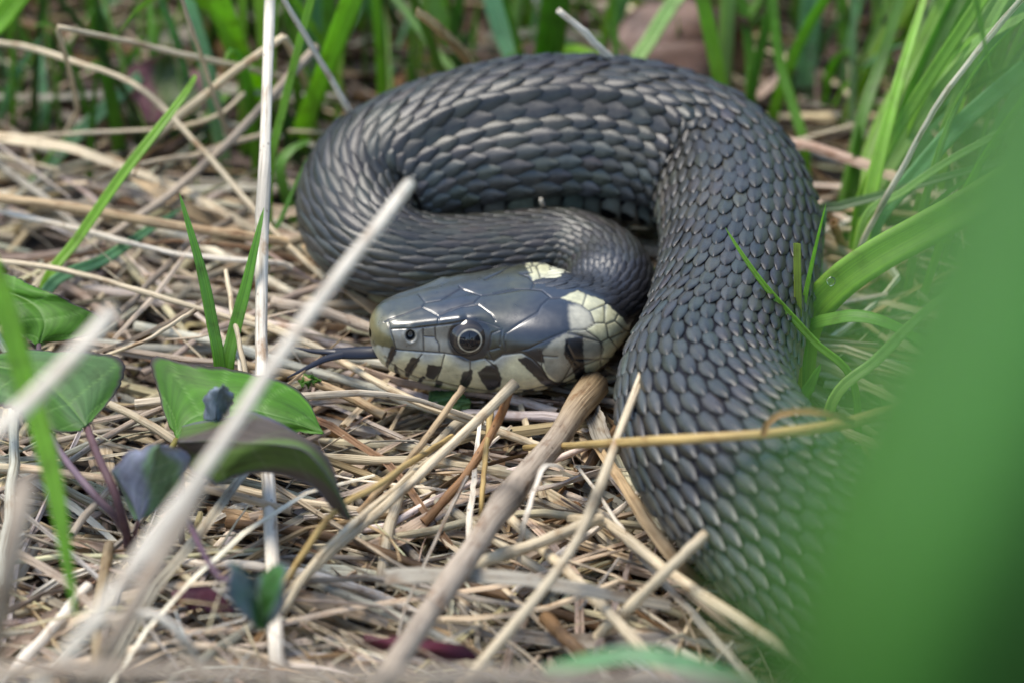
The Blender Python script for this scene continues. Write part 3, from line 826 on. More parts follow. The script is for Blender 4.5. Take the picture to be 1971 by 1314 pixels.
S_("thin pale straw tip standing among the bindweed beside the tall straw", [(434, 520, 12), (445, 590, 11), (462, 660, 10), (478, 740, 7), (490, 800, 3)], 9, 11, "cream")
S_("thin whitish straw ending behind the big bindweed leaf", [(448, 620, 6), (455, 680, 8), (470, 750, 6), (480, 800, 2)], 6, 8, "white")
S_("slender straw with a dark node crossing behind the tall green blades on the right", [(1985, -20, 40), (1880, 105, 32), (1800, 212, 25), (1740, 318, 17), (1690, 408, 11), (1645, 500, 4)], 13, 12, "white", nodes=(0.78,))
S_("broken tan straw jutting out from behind the right coil", [(1520, 430, 6), (1570, 458, 6), (1640, 492, 5), (1720, 540, 2)], 22, 22, "tan")
S_("short hollow brown stub upright beside the right coil", [(1604, 428, 11), (1615, 455, 7), (1630, 490, 2)], 17, 19, "rust")
S_("pair-like thin straw lying level beyond the right coil", [(1560, 405, 4), (1680, 408, 5), (1800, 420, 5), (1900, 430, 2)], 10, 14, "tan")
S_("pale straw lying level below the node straw on the right", [(1600, 440, 3), (1700, 445, 4), (1790, 432, 4), (1880, 415, 2)], 10, 9, "cream")
S_("short stiff white straw poking down onto the snake's back", [(1075, 20, 30), (1120, 60, 27), (1180, 118, 22), (1215, 150, 18)], 12, 18, "white")
S_("tan withered blade curling up behind the snake's back", [(800, 30, 28), (850, 70, 22), (890, 115, 16), (930, 175, 8), (950, 220, 2)], 30, 52, (0.52, 0.36, 0.16), prof=CURLED, name="withered_blade", cat="dead sheath")  # a dead grass blade, curled along its length
S_("pale straw inside the snake's coil beside the neck", [(1150, 440, 3), (1220, 475, 4), (1300, 498, 4), (1380, 520, 2)], 16, 26, "cream", prof=FLAT)
S_("brown flat straw inside the snake's coil under the pale one", [(1180, 480, 2), (1240, 505, 3), (1310, 515, 3), (1370, 520, 1)], 24, 26, "tan", prof=FLAT)
S_("tiny cut straw tip showing between the neck and the back coil", [(1040, 383, 14), (1046, 400, 11), (1052, 425, 7), (1060, 460, 2)], 8, 9, "white")
S_("long golden straw lying over the near end of the folded leaf", [(540, 1130, 6), (640, 985, 13), (720, 935, 13), (800, 880, 9), (870, 840, 4)], 14, 12, "gold")
S_("cream straw sloping up from the near litter to the stout stem", [(545, 1180, 5), (600, 1085, 9), (700, 990, 9), (860, 860, 5)], 15, 14, "cream")
S_("bleached thin straw standing in the dark gap left of the stout stem", [(925, 800, 6), (918, 900, 6), (908, 980, 6), (900, 1070, 3)], 8, 12, "white", prof=FLAT)
S_("khaki upright stalk in front of the litter under the chin", [(945, 790, 9), (938, 860, 8), (930, 960, 6), (925, 1020, 2)], 12, 9, "gold")
S_("brown bent twig in the dark gap under the near straws", [(1050, 1190, 3), (1090, 1230, 5), (1130, 1270, 4), (1150, 1310, 2)], 30, 26, "brown")

# ------------------------------------------------------------------ green blades: base depth y0 and tip depth y1 in mm, photo points from base to tip
def blade(label, pts, y0, y1, w0, w1, colour, face=None, prof=BLADE, tip=True, name="grass_blade", group=None, twist=0.0, spin=0.0, root=True, tipc=None, n=30):
    k = len(pts)
    P = [PY(q[0], q[1], y0 + (y1 - y0) * i / max(1, k - 1)) for i, q in enumerate(pts)]
    wbase = w0
    if root and P[0][2] > 0.5:
        d = P[0] - P[1]
        drop = P[0] + d / max(abs(d[2]), 1e-3) * 0.0
        P = [np.array([P[0][0] + 0.15 * d[0], P[0][1] + 0.3 * d[1], -4.5])] + P
    p = catmull(P, n)
    t = np.linspace(0, 1, n)
    dm = np.mean([depth_of(q) for q in p])
    mmw = 0.5 * dm / FPX
    wd = mmw * (w0 + (w1 - w0) * t)
    if tip:
        wd = wd * np.sqrt(np.clip((1 - t) / 0.35, 0.0008, 1))
    c = np.array(GR[colour]) if isinstance(colour, str) else np.array(colour)
    j = 1 + 0.12 * math.sin(pts[0][0] * 1.7 + y0)
    c0 = c * j * np.array((1.05, 1.0, 0.9)); c1 = c * j if tipc is None else np.array(tipc)
    C = c0[None] * (1 - t)[:, None] + c1[None] * t[:, None]
    if face is None:
        face = (0.35 * math.sin(pts[0][0]), -0.75, 0.65)
    v, F, C, uv = sweep(p, wd, prof, face=face, spin=spin, twist=twist, cols=C)
    o = mesh_obj(name, v, F, M_BLADE, C, uv)  # one green grass blade as an object of its own
    tag(o, label, "grass sprout", group)
    return o
G_ = blade
G_("broad bright blade left of the tall upright straw", [(512, 230), (480, 150), (445, 70), (405, -40)], 62, 48, 48, 44, "bright", tip=False)
G_("thin bright blade passing just right of the tall upright straw", [(518, 340), (545, 210), (575, 90), (610, -40)], 28, 34, 17, 15, "bright", tip=False)
G_("thick pale green stalk of the tuft touching the snake's left flank", [(555, 320), (590, 220), (630, 120), (690, -40)], 50, 44, 38, 44, "bright", tip=False)
G_("wide glaucous blade leaning behind the thick green stalk", [(560, 280), (580, 180), (600, 80), (625, -40)], 66, 70, 44, 40, "teal", tip=False)
G_("upright green blade standing alone behind the snake's left shoulder", [(737, 215), (731, 110), (720, -40)], 58, 58, 24, 20, "bright", tip=False)
G_("sharp bright blade crossing the left straws with a hooked tip", [(85, 555), (150, 460), (230, 345), (300, 255), (350, 190), (374, 152), (372, 146)], 12, 32, 20, 20, "bright")
G_("upright green blade with a split tip beside the big bindweed leaf", [(424, 715), (408, 620), (390, 530), (365, 440), (345, 372)], -8, -2, 26, 20, "mid")
G_("dark green blade behind the tall upright straw", [(438, 720), (452, 640), (475, 550), (495, 460), (508, 400)], -7, 2, 34, 22, "deep")
G_("slim dark green blade curving up past the snake's left flank", [(515, 475), (540, 425), (565, 365), (592, 300)], 22, 26, 10, 9, "mid")
G_("short dark blade at the foot of the tuft beside the snake", [(570, 430), (540, 330), (560, 290), (600, 270)], 36, 40, 24, 20, "mid")
G_("soft glaucous blade lying across behind the left straws", [(40, 390), (110, 300), (200, 210), (290, 130), (330, 95)], 45, 62, 28, 24, "teal")
G_("glaucous blade lying low under the thick tan straw", [(90, 560), (200, 500), (290, 440), (360, 395)], 10, 30, 26, 18, "teal")
G_("broad pale blade corner poking in among the far weeds", [(-60, 120), (0, 40), (60, -40)], 30, 30, 50, 46, "bright", tip=False)
G_("broad deep green blade rising from behind the snake's back", [(1055, 150), (1065, 60), (1078, -40)], 58, 54, 60, 58, "deep", tip=False)
G_("glaucous broad blade leaning left behind the snake's back", [(1000, 150), (965, 60), (935, -40)], 60, 66, 42, 40, "teal", tip=False)
G_("soft green blade beside the glaucous broad blade", [(1020, 150), (985, 60), (955, -40)], 75, 80, 34, 34, "mid", tip=False)
G_("arching green blade behind the tan withered blade", [(930, 170), (880, 90), (840, 20), (810, -40)], 70, 76, 38, 34, "mid", tip=False)
G_("slim pale blade slanting in front of the tan withered blade", [(880, 160), (830, 90), (770, 10), (740, -30)], 56, 60, 16, 14, "pale", tip=False)
G_("slim green blade standing above the middle of the snake's back", [(1186, 140), (1184, 60), (1180, -40)], 56, 58, 15, 13, "mid", tip=False)
G_("green blade bending down over the snake's back", [(1060, 105), (1110, 95), (1165, 112)], 66, 58, 18, 12, "bright", root=False)
G_("pale green blade leaning right above the snake's back", [(1222, 140), (1250, 80), (1290, 15), (1330, -40)], 54, 62, 26, 30, "pale", tip=False)
G_("yellow-ribbed green blade right of the snake's highest coil", [(1386, 170), (1370, 80), (1345, -40)], 50, 52, 28, 28, "bright", tip=False)
G_("glaucous upright blade beside the yellow-ribbed blade", [(1392, 175), (1398, 80), (1405, -40)], 58, 58, 28, 30, "pale", tip=False)
G_("deep green blade in the cluster behind the right bend", [(1445, 210), (1443, 100), (1420, -40)], 54, 60, 24, 18, "deep", tip=False)
G_("deep green blade crossing the cluster behind the right bend", [(1440, 215), (1462, 100), (1482, 20), (1490, -40)], 52, 56, 24, 18, "deep", tip=False)
G_("slim dark blade forking off above the right bend", [(1550, 290), (1525, 200), (1500, 110), (1485, -40)], 44, 54, 22, 18, "deep", tip=False)
G_("wide glaucous blade with dew drops standing behind the right bend", [(1543, 260), (1553, 130), (1568, -40)], 66, 70, 42, 44, "teal", tip=False)
G_("narrow green blade right of the dewy glaucous blade", [(1632, 250), (1626, 120), (1618, -40)], 72, 76, 22, 20, "mid", tip=False)
G_("slender blade leaning right from the far side tuft", [(1600, 330), (1640, 210), (1680, 100), (1720, -40)], 66, 72, 22, 20, "pale", tip=False)
G_("deep green blade leaning right from the tuft beside the coil", [(1625, 395), (1660, 230), (1700, 110), (1745, -40)], 38, 56, 26, 22, "deep", tip=False)
G_("bright blade with dark midrib leaning far right", [(1645, 390), (1690, 250), (1760, 120), (1840, -40)], 36, 54, 22, 30, "bright", tip=False)
G_("broad pale ribbed blade leaning far right", [(1650, 395), (1730, 230), (1800, 110), (1880, -40)], 44, 58, 34, 46, "pale", tip=False)
G_("hazy wide blade far behind the node straw", [(1690, 430), (1780, 260), (1880, 110), (1990, -30)], 44, 50, 40, 50, "teal", tip=False)
G_("broad pale blue-green blade fanning right from the tuft base", [(1660, 410), (1730, 290), (1830, 150), (1950, -30)], 30, 44, 40, 44, "pale", tip=False)
G_("long bright blade with a pale midrib fanning over the node straw", [(1655, 400), (1700, 300), (1770, 180), (1870, 30), (1920, -40)], 26, 40, 24, 26, "bright", tip=False)
G_("glaucous blade bowed right below the pale blue-green blade", [(1680, 440), (1760, 340), (1850, 240), (1980, 130)], 24, 34, 34, 36, "teal", tip=False)
G_("thin pale blade fanning right low over the litter", [(1660, 430), (1740, 370), (1830, 310), (1960, 240)], 20, 26, 16, 14, "pale", tip=False)
G_("short green spear rising from the tuft beside the coil", [(1635, 400), (1645, 330), (1655, 240)], 34, 36, 36, 20, "deep")
G_("blurred dark blade hanging in front of the far right straw", [(1905, 145), (1890, 80), (1868, -40)], -30, -40, 8, 18, "mid", tip=False, root=False)
G_("dark green blade running level from the right coil", [(1560, 420), (1620, 398), (1720, 372), (1850, 335), (1990, 300)], 24, 24, 24, 14, "dark", tip=False, face=(0, -0.6, 0.8))
G_("thin bright blade standing against the right coil", [(1535, 750), (1542, 620), (1562, 510), (1590, 392)], -8, -3, 13, 10, "bright")
G_("cut yellowish blade stub standing against the right coil", [(1537, 745), (1537, 640), (1536, 560), (1535, 468)], -9, -8, 17, 15, "yellow", tip=False)
G_("slim green blade lying diagonally over the right coil", [(1645, 742), (1565, 655), (1480, 560), (1430, 492), (1396, 438)], -14, -9, 16, 15, "bright")
G_("wide arching green blade carrying a dew drop right of the coil", [(1545, 640), (1600, 560), (1680, 500), (1770, 450), (1870, 395), (1980, 330)], -2, 2, 66, 70, "bright", tip=False, face=(0.3, -0.6, 0.75))
G_("drooping green blade below the wide arching blade", [(1545, 655), (1610, 615), (1680, 615), (1760, 650), (1820, 700)], -4, -10, 30, 30, "mid", face=(0, -0.4, 0.9))
G_("short torn green blade at the foot of the right coil", [(1540, 790), (1560, 740), (1580, 700)], -17, -16, 40, 30, "mid")
G_("soft green blade low behind the big blurred leaf", [(1600, 780), (1690, 690), (1780, 600), (1880, 520)], -18, -14, 24, 22, "pale")
G_("glaucous leaf blade half hidden behind the broken tan straw", [(1575, 580), (1570, 520), (1580, 450), (1590, 400)], 14, 16, 36, 26, "teal")
G_("pale green blade lying along the near edge with a brown blotch", [(1050, 1296), (1130, 1275), (1220, 1262), (1330, 1282), (1440, 1330), (1560, 1400)], -98, -104, 34, 46, "teal", root=False, face=(0, -0.5, 0.9), tip=False)
G_("blurred green blade drooping among the near pale straws on the left", [(-120, 380), (-20, 520), (45, 720), (90, 870), (118, 1010), (146, 1190)], -60, -78, 52, 34, "bright", face=(0.2, -0.8, 0.5), root=False)
# the very near leaf: a broad reed leaf rising from the ground close to the lens
def near_leaf(label, pts, w, colour, face, v):
    P = [PD(q[0], q[1], q[2]) for q in pts]
    e = P[0]; P = [np.array([e[0] + 6, e[1] + 16, -4.0])] + P
    p = catmull(P, 40); t = np.linspace(0, 1, 40)
    wd = w * np.sin(np.clip(0.14 + t * 0.86, 0, 1) * math.pi) ** 0.45 * 0.5
    vv, F, C, uv = sweep(p, np.maximum(wd, 0.4), strip_profile(v, 0.02), face=face, cols=np.array(GR[colour]))
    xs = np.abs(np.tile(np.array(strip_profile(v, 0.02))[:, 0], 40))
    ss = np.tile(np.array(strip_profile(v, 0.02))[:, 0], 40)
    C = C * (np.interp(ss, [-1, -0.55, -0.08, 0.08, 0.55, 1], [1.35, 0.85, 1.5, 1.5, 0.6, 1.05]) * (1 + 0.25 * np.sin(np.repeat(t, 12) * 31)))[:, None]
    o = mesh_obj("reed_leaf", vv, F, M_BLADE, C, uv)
    tag(o, label, "leaf")
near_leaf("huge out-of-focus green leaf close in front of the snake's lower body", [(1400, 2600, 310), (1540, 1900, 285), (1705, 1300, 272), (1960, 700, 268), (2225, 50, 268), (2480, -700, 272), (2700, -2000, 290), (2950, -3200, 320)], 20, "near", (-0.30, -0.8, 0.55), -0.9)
# ------------------------------------------------------------------ bindweed and other leaves
def loft(name, left, mid, right, base, rim, vein, parent=None, fold=False, nv=5, bulge=0.22, under=None, thick=0.10, tint=None, n=72, m=18):
    def at(e):
        return np.array([PZ(*q) for q in e])
    L, Mi, R = (catmull(at(e), n) for e in (left, mid, right))
    g = np.random.default_rng(int(abs(left[0][0]) + abs(mid[0][1])))
    jag = np.sin(np.linspace(0, math.pi, n))[:, None]
    L = L + jag * (0.28 * np.sin(np.linspace(0, 24, n) + 1)[:, None] + g.normal(0, 0.10, (n, 1))) * norm(L - Mi)
    R = R + jag * (0.28 * np.sin(np.linspace(0, 21, n))[:, None] + g.normal(0, 0.10, (n, 1))) * norm(R - Mi)
    v = np.linspace(-1, 1, 2 * m + 1)
    w = np.abs(v)[None, :, None]
    E = np.where((v < 0)[None, :, None], L[:, None], R[:, None])
    P = Mi[:, None] * (1 - w) + E * w
    u = np.linspace(0, 1, n)[:, None] * np.ones((1, 2 * m + 1))
    du = np.gradient(P, axis=0); dv = np.gradient(P, axis=1)
    Nn = norm(np.cross(du, dv))
    if np.mean(np.einsum('ijk,ijk->ij', Nn, CAM - P)) < 0:
        Nn = -Nn
    av = np.abs(v)[None, :] * np.ones((n, 1))
    if not fold:
        P = P + Nn * (bulge * np.sin(av * math.pi) * np.sin(u * math.pi))[..., None]
    sv = np.abs((u * nv - av * 0.9) % 1.0 - 0.5)
    side = np.exp(-((0.5 - sv) / 0.035) ** 2) * (av < 0.93)
    vm = np.clip(np.exp(-(av / 0.035) ** 2) + 0.6 * side, 0, 1)
    P = P - Nn * (0.16 * np.exp(-(av / 0.12) ** 2) + 0.07 * side)[..., None] + Nn * (0.18 * np.sin(u * 17 + v[None] * 5) * av)[..., None]
    c = np.array(base)[None, None] * (1 + 0.15 * np.sin(u * 6 + v[None] * 4))[..., None]
    if tint is not None:
        tm = smooth(0.25, 0.8, 0.5 + 0.5 * np.sin(u * 5.2 + v[None] * 3 + 1))
        c = c * (1 - tm[..., None]) + np.array(tint) * tm[..., None]
    c = c * (1 - vm[..., None] * 0.75) + np.array(vein) * vm[..., None] * 0.75
    rm = smooth(0.90, 0.98, av)
    c = c * (1 - rm[..., None]) + np.array(rim) * rm[..., None]
    top = P.reshape(-1, 3); bot = (P - Nn * thick).reshape(-1, 3)
    k = n * (2 * m + 1)
    ii = np.arange(k).reshape(n, 2 * m + 1)
    f1 = np.stack([ii[:-1, :-1], ii[1:, :-1], ii[1:, 1:], ii[:-1, 1:]], -1).reshape(-1, 4)
    f2 = f1[:, ::-1] + k
    ring = np.concatenate([ii[0, :], ii[1:, -1], ii[-1, -2::-1], ii[-2:0:-1, 0]])
    nx = np.roll(ring, -1)
    f3 = np.stack([ring, nx, nx + k, ring + k], -1)
    cu = c * 0.8 if under is None else np.broadcast_to(np.array(under), c.shape)
    uv = np.stack([v[None, :] * np.ones((n, 1)) * 6, u * 14], -1).reshape(-1, 2)
    return mesh_obj(name, np.vstack([top, bot]), np.vstack([f1, f2, f3]), M_LEAF, np.vstack([c.reshape(-1, 3), cu.reshape(-1, 3)]), np.vstack([uv, uv]), parent)
def stem(pts, w0, w1, colour, parent, name="stem"):
    p = px_path(pts, 18); t = np.linspace(0, 1, 18)
    wd = np.array([half_w(p[i], w0 + (w1 - w0) * t[i]) for i in range(18)])
    v, F, C, uv = sweep(p, wd, CIRC, cols=np.array(colour))
    return mesh_obj(name, v, F, M_LEAF, C, uv, parent)
def zz(pts, *z):
    zs = np.interp(np.linspace(0, 1, len(pts)), np.linspace(0, 1, len(z)), z)
    return [(q[0], q[1], float(h)) for q, h in zip(pts, zs)]
LG, LV, LR, PURP = (0.055, 0.150, 0.010), (0.17, 0.30, 0.08), (0.07, 0.045, 0.05), (0.13, 0.07, 0.075)
plant = empty("bindweed_plant", (0, 0, 0))
tag(plant, "bindweed with two bright green arrow-shaped leaves beside the blurred left straws", "bindweed", "bindweed in the litter")
loft("leaf", zz([(95, 655), (150, 652), (190, 634), (194, 612), (150, 585), (99, 565), (40, 537), (-60, 515)], 9, 10, 13, 13), zz([(76, 662), (85, 615), (50, 575), (-60, 542)], 9, 11, 12, 12), zz([(66, 662), (44, 646), (18, 632), (0, 605), (-60, 575)], 9, 9.5, 11, 11), LG, LR, LV, plant)
loft("leaf", zz([(175, 810), (214, 768), (232, 733), (232, 688), (150, 676), (59, 674), (-60, 684)], 12, 13, 15, 15), zz([(166, 818), (120, 762), (60, 716), (-60, 695)], 12, 13.5, 14.5, 14.5), zz([(155, 826), (99, 832), (40, 800), (0, 775), (-60, 740)], 12, 12, 13, 13), (0.055, 0.14, 0.016), LR, LV, plant, tint=(0.08, 0.15, 0.05))
stem([(166, 818, 11), (190, 880, 14), (222, 950, 13), (245, 1030, 7), (255, 1080, 0)], 14, 20, PURP, plant)
stem([(75, 664, 9), (70, 760, 10), (110, 860, 12), (180, 950, 12), (235, 1010, 8), (250, 1070, 0)], 10, 18, (0.16, 0.11, 0.13), plant)
plant = empty("bindweed_plant", (0, 0, 0))
tag(plant, "bindweed with a veined green leaf and a folded purplish leaf crossed by the leaning straw", "bindweed", "bindweed in the litter")
loft("leaf", zz([(330, 822), (306, 765), (296, 690), (370, 700), (467, 712), (538, 733), (594, 772), (624, 834)], 8, 9, 11, 11, 10, 9), zz([(336, 838), (372, 800), (450, 782), (540, 800), (624, 834)], 8, 9.5, 10, 10, 9), zz([(345, 852), (380, 856), (440, 850), (500, 842), (566, 834), (624, 834)], 8, 8, 8.5, 8.5, 9), LG, LR, LV, plant)
fl = loft("leaf", zz([(352, 822), (430, 800), (481, 795), (524, 806), (566, 826), (608, 857), (640, 905), (672, 994)], 13, 16, 18, 17, 12), zz([(340, 850), (420, 846), (481, 851), (538, 854), (580, 862), (608, 884), (645, 935), (674, 998)], 15, 19, 22, 21, 14), zz([(345, 885), (411, 930), (453, 917), (510, 908), (566, 921), (608, 945), (640, 975), (670, 1000)], 11, 14, 16, 15, 11), (0.085, 0.14, 0.028), (0.13, 0.12, 0.16), (0.14, 0.17, 0.08), plant, fold=True, tint=(0.085, 0.065, 0.05), under=(0.10, 0.08, 0.09))
fl["label"] = "folded purplish green leaf with drooping tip"
kb = loft("leaf", zz([(395, 806), (391, 772), (404, 750), (428, 743)], 14, 20), zz([(414, 810), (416, 778), (422, 757), (430, 743)], 15, 21), zz([(434, 806), (446, 782), (449, 760), (432, 743)], 14, 20), (0.17, 0.20, 0.24), (0.15, 0.13, 0.17), (0.2, 0.22, 0.26), plant, nv=2)
kb["label"] = "small blue-grey upright leaf lobe"
stem([(340, 845, 8), (318, 880, 7), (300, 910, 4), (285, 940, 0)], 12, 10, (0.20, 0.17, 0.04), plant)
stem([(345, 880, 11), (350, 950, 8), (350, 1020, 4), (352, 1060, 0)], 13, 12, (0.11, 0.05, 0.05), plant)
plant = empty("bindweed_plant", (0, 0, 0))
tag(plant, "bindweed shoot with a single pale blue-green round leaf beside a purple stem", "bindweed", "bindweed in the litter")
loft("leaf", zz([(262, 1000), (228, 942), (219, 900), (242, 874), (284, 857), (304, 857)], 10, 16, 22), zz([(266, 1002), (278, 950), (290, 910), (298, 880), (307, 857)], 10, 17, 22), zz([(270, 1002), (322, 962), (350, 926), (363, 890), (352, 866), (310, 857)], 10, 16, 21), (0.13, 0.21, 0.11), (0.16, 0.15, 0.20), (0.26, 0.31, 0.27), plant, tint=(0.20, 0.21, 0.27))
stem([(266, 1002, 10), (258, 1040, 6), (256, 1075, 0)], 9, 12, (0.14, 0.08, 0.08), plant)
plant = empty("bindweed_plant", (0, 0, 0))
tag(plant, "little two-lobed bindweed shoot in front of the near litter", "bindweed", "bindweed in the litter")
loft("leaf", zz([(486, 1114), (444, 1075), (440, 1110), (450, 1158), (480, 1197), (509, 1214)], 22, 28, 24, 18), zz([(487, 1112), (490, 1132), (497, 1152), (501, 1172), (505, 1192), (510, 1214)], 22, 20, 18), zz([(489, 1114), (542, 1081), (550, 1115), (547, 1150), (530, 1190), (511, 1214)], 22, 28, 24, 18), (0.06, 0.17, 0.04), (0.15, 0.15, 0.19), (0.16, 0.26, 0.16), plant, tint=(0.12, 0.16, 0.17), nv=3)
stem([(487, 1113, 22), (430, 1115, 20), (395, 1070, 16), (362, 1000, 10), (345, 960, 3)], 10, 14, (0.15, 0.09, 0.12), plant)
plant = empty("seedling", (0, 0, 0))
tag(plant, "tiny green two-leaf seedling between the neck bend and the right coil", "seedling")
loft("leaf", zz([(1222, 565), (1228, 540), (1246, 525), (1270, 513)], 5, 9), zz([(1223, 568), (1238, 549), (1252, 535), (1270, 513)], 5, 9), zz([(1225, 570), (1246, 560), (1258, 540), (1270, 513)], 5, 8), (0.13, 0.26, 0.02), (0.10, 0.20, 0.02), (0.2, 0.33, 0.08), plant, nv=3)
loft("leaf", zz([(1246, 588), (1238, 565), (1250, 546), (1262, 541)], 4, 7), zz([(1247, 590), (1250, 570), (1256, 555), (1264, 541)], 4, 7), zz([(1248, 590), (1266, 566), (1272, 552), (1265, 541)], 4, 7), (0.15, 0.25, 0.08), (0.12, 0.2, 0.05), (0.24, 0.34, 0.16), plant, nv=3)
stem([(1247, 590, 4), (1236, 585, 3), (1225, 572, 5)], 6, 5, (0.17, 0.27, 0.08), plant)
stem([(1247, 590, 4), (1248, 600, 1)], 6, 6, (0.17, 0.27, 0.08), plant)
def lone_leaf(label, name, l, m_, r, base, rim, vein, **kw):
    o = loft(name, l, m_, r, base, rim, vein, **kw)
    tag(o, label, "leaf")
lone_leaf("small round green leaf under the tongue tip", "clover_leaf", zz([(575, 735), (580, 724), (598, 720), (614, 730)], 5, 6), zz([(577, 738), (590, 731), (604, 729), (616, 733)], 5, 6), zz([(580, 742), (592, 742), (606, 740), (616, 736)], 5, 5), LG, LG, LV)
lone_leaf("green leaf scrap in the litter under the lips", "clover_leaf", zz([(815, 780), (830, 755), (870, 750), (905, 765)], 2, 3), zz([(815, 785), (840, 772), (870, 770), (905, 775)], 2, 3), zz([(815, 790), (840, 792), (870, 795), (905, 785)], 2, 2), (0.09, 0.17, 0.05), (0.08, 0.14, 0.04), LV)
lone_leaf("blurred purple and green leaf among the dark weeds at the back", "dock_leaf", zz([(245, 225), (225, 170), (255, 130), (320, 105)], 2, 10), zz([(290, 238), (300, 195), (318, 145), (335, 105)], 2, 9), zz([(320, 240), (385, 215), (398, 160), (345, 105)], 2, 9), (0.10, 0.14, 0.05), (0.13, 0.06, 0.07), (0.20, 0.22, 0.10), tint=(0.20, 0.09, 0.10))
lone_leaf("big brown rotting leaf lying behind the snake's back", "dead_leaf", zz([(1150, 110), (1220, 20), (1320, 0), (1440, 40)], 6, 14), zz([(1150, 125), (1230, 90), (1330, 80), (1450, 80)], 5, 9), zz([(1150, 140), (1230, 150), (1330, 160), (1450, 130)], 3, 4), (0.17, 0.10, 0.075), (0.10, 0.06, 0.045), (0.22, 0.14, 0.11), tint=(0.24, 0.16, 0.13))
lone_leaf("dark purple-red sheath lying in the gap of the near litter", "red_leaf", zz([(700, 1222), (790, 1225), (860, 1235), (950, 1262)], 6, 8, 5), zz([(700, 1230), (790, 1244), (860, 1254), (950, 1266)], 6, 9, 5), zz([(700, 1240), (790, 1262), (860, 1272), (950, 1270)], 5, 7, 5), (0.075, 0.012, 0.022), (0.05, 0.01, 0.02), (0.12, 0.03, 0.04))
lone_leaf("dull purple leaf showing below the blurred straws", "red_leaf", zz([(330, 1140), (360, 1128), (400, 1126), (450, 1170)], 4, 5, 3), zz([(330, 1150), (365, 1145), (405, 1150), (450, 1173)], 4, 5, 3), zz([(330, 1160), (365, 1168), (405, 1176), (450, 1178)], 3, 4, 3), (0.09, 0.028, 0.04), (0.06, 0.02, 0.03), (0.13, 0.05, 0.06))

# ------------------------------------------------------------------ dew drops
def m_dew():
    m, t, b = new_mat("dew")
    b.inputs["Transmission Weight"].default_value = 1.0
    b.inputs["Roughness"].default_value = 0.02
    b.inputs["IOR"].default_value = 1.33
    return m
M_DEW = m_dew()
def dew(label, px, py, y, r, group=None):
    c = PY(px, py, y)
    a, p = np.meshgrid(np.linspace(0.02, math.pi - 0.02, 14), np.linspace(0, 2 * math.pi, 20, endpoint=False), indexing='ij')
    v = c + r * np.stack([np.sin(a) * np.cos(p), np.sin(a) * np.sin(p) * 0.7, np.cos(a) * 1.15 - 0.15 * np.cos(a) ** 2], -1)
    ii = np.arange(14 * 20).reshape(14, 20)
    f = np.stack([ii[:-1], ii[1:], np.roll(ii[1:], -1, 1), np.roll(ii[:-1], -1, 1)], -1).reshape(-1, 4)
    tag(mesh_obj("dew_drop", v.reshape(-1, 3), f, M_DEW), label, "dew drop", group)
dew("dew drop resting on the wide arching green blade", 1600, 541, -4.2, 0.48)
for q in ((1560, 112, 64.5), (1566, 135, 64.5), (1548, 190, 62.5), (1556, 200, 62.5), (1540, 232, 61.5), (1562, 92, 65)):
    dew("tiny dew drop on the wide glaucous blade behind the right bend", *q, 0.36, "dew on the glaucous blade")

# ------------------------------------------------------------------ labels for the many: look first, then the thing beside it
MARKS = {"the veined bindweed leaf": (420, 770), "the folded purplish leaf": (560, 900), "the tall upright straw": (505, 600), "the snake's tongue": (640, 690), "the snake's chin": (860, 790),
         "the stout grey-brown stem": (950, 1000), "the snake's lower coil": (1230, 1050), "the snake's right coil": (1650, 620), "the snake's left flank": (560, 430), "the thick tan straw": (250, 420),
         "the fat stem at the near edge": (620, 1270), "the two-lobed bindweed shoot": (490, 1150), "the two-leaf seedling": (1250, 560), "the straw snapped at a sharp peak": (160, 90), "the left bindweed leaves": (90, 660),
         "the round blue-green leaf": (290, 930), "the drooping blurred blade": (110, 1050), "the stubby hollow-ended straw": (610, 600), "the golden straw": (1180, 850), "the dark red sheath": (820, 1245)}
BACK = {"the tall upright straw": (510, 80), "the tan withered blade": (880, 110), "the brown rotting leaf": (1300, 80), "the dewy glaucous blade": (1556, 150), "the node straw": (1780, 230), "the purple-green leaf": (310, 170),
        "the broad deep green blade": (1065, 60), "the snapped straw": (120, 60), "the snake's left shoulder": (700, 180), "the wide arching blade": (1750, 450), "the cluster behind the bend": (1445, 100)}
def nearest(marks, p):
    q = project(np.asarray(p)[None])[0]
    return min(marks, key=lambda k: math.hypot(marks[k][0] - q[0], marks[k][1] - q[1]))
def tone(c, kind):
    ref = PAL if kind == "straw" else {k: v for k, v in GR.items() if k != 'near'}
    words = dict(cream="cream", white="whitish", tan="tan", brown="brown", grey="greyish", pink="pale buff", gold="golden", dark="dark brown", rust="rusty", bright="bright green", mid="mid green", teal="blue-green",
                 pale="pale green", deep="deep green", yellow="yellowish green")
    if kind != "straw":
        words["dark"] = "dark green"
    k = min(ref, key=lambda n: np.linalg.norm(np.array(ref[n]) - c))
    return words[k]
def straw_label(p, c, r):
    L = np.linalg.norm(p[-1] - p[0]); A_ = np.linalg.norm(np.diff(p, axis=0), axis=1).sum()
    size = "long" if L > 46 else ("short" if L < 28 else "medium-length")
    shape = "bent" if L < 0.95 * A_ else ("slightly bowed" if L < 0.993 * A_ else "straight")
    return "%s %s %s straw lying loose beside %s" % (size, tone(c, "straw"), shape, nearest(MARKS, p[len(p) // 2]))
def blade_label(p, c, wd):
    h = p[:, 2].max() - p[0, 2]
    size = "tall" if h > 45 else ("low" if h < 26 else "middling")
    wide = "broad" if wd.max() > 0.8 else ("thin" if wd.max() < 0.5 else "slim")
    way = p[-1] - p[0]
    lean = "upright" if np.hypot(way[0], way[1]) < 0.25 * h else "arching"
    return "%s %s %s %s grass blade near %s" % (size, wide, lean, tone(c, "green"), nearest(BACK, p[len(p) // 2]))

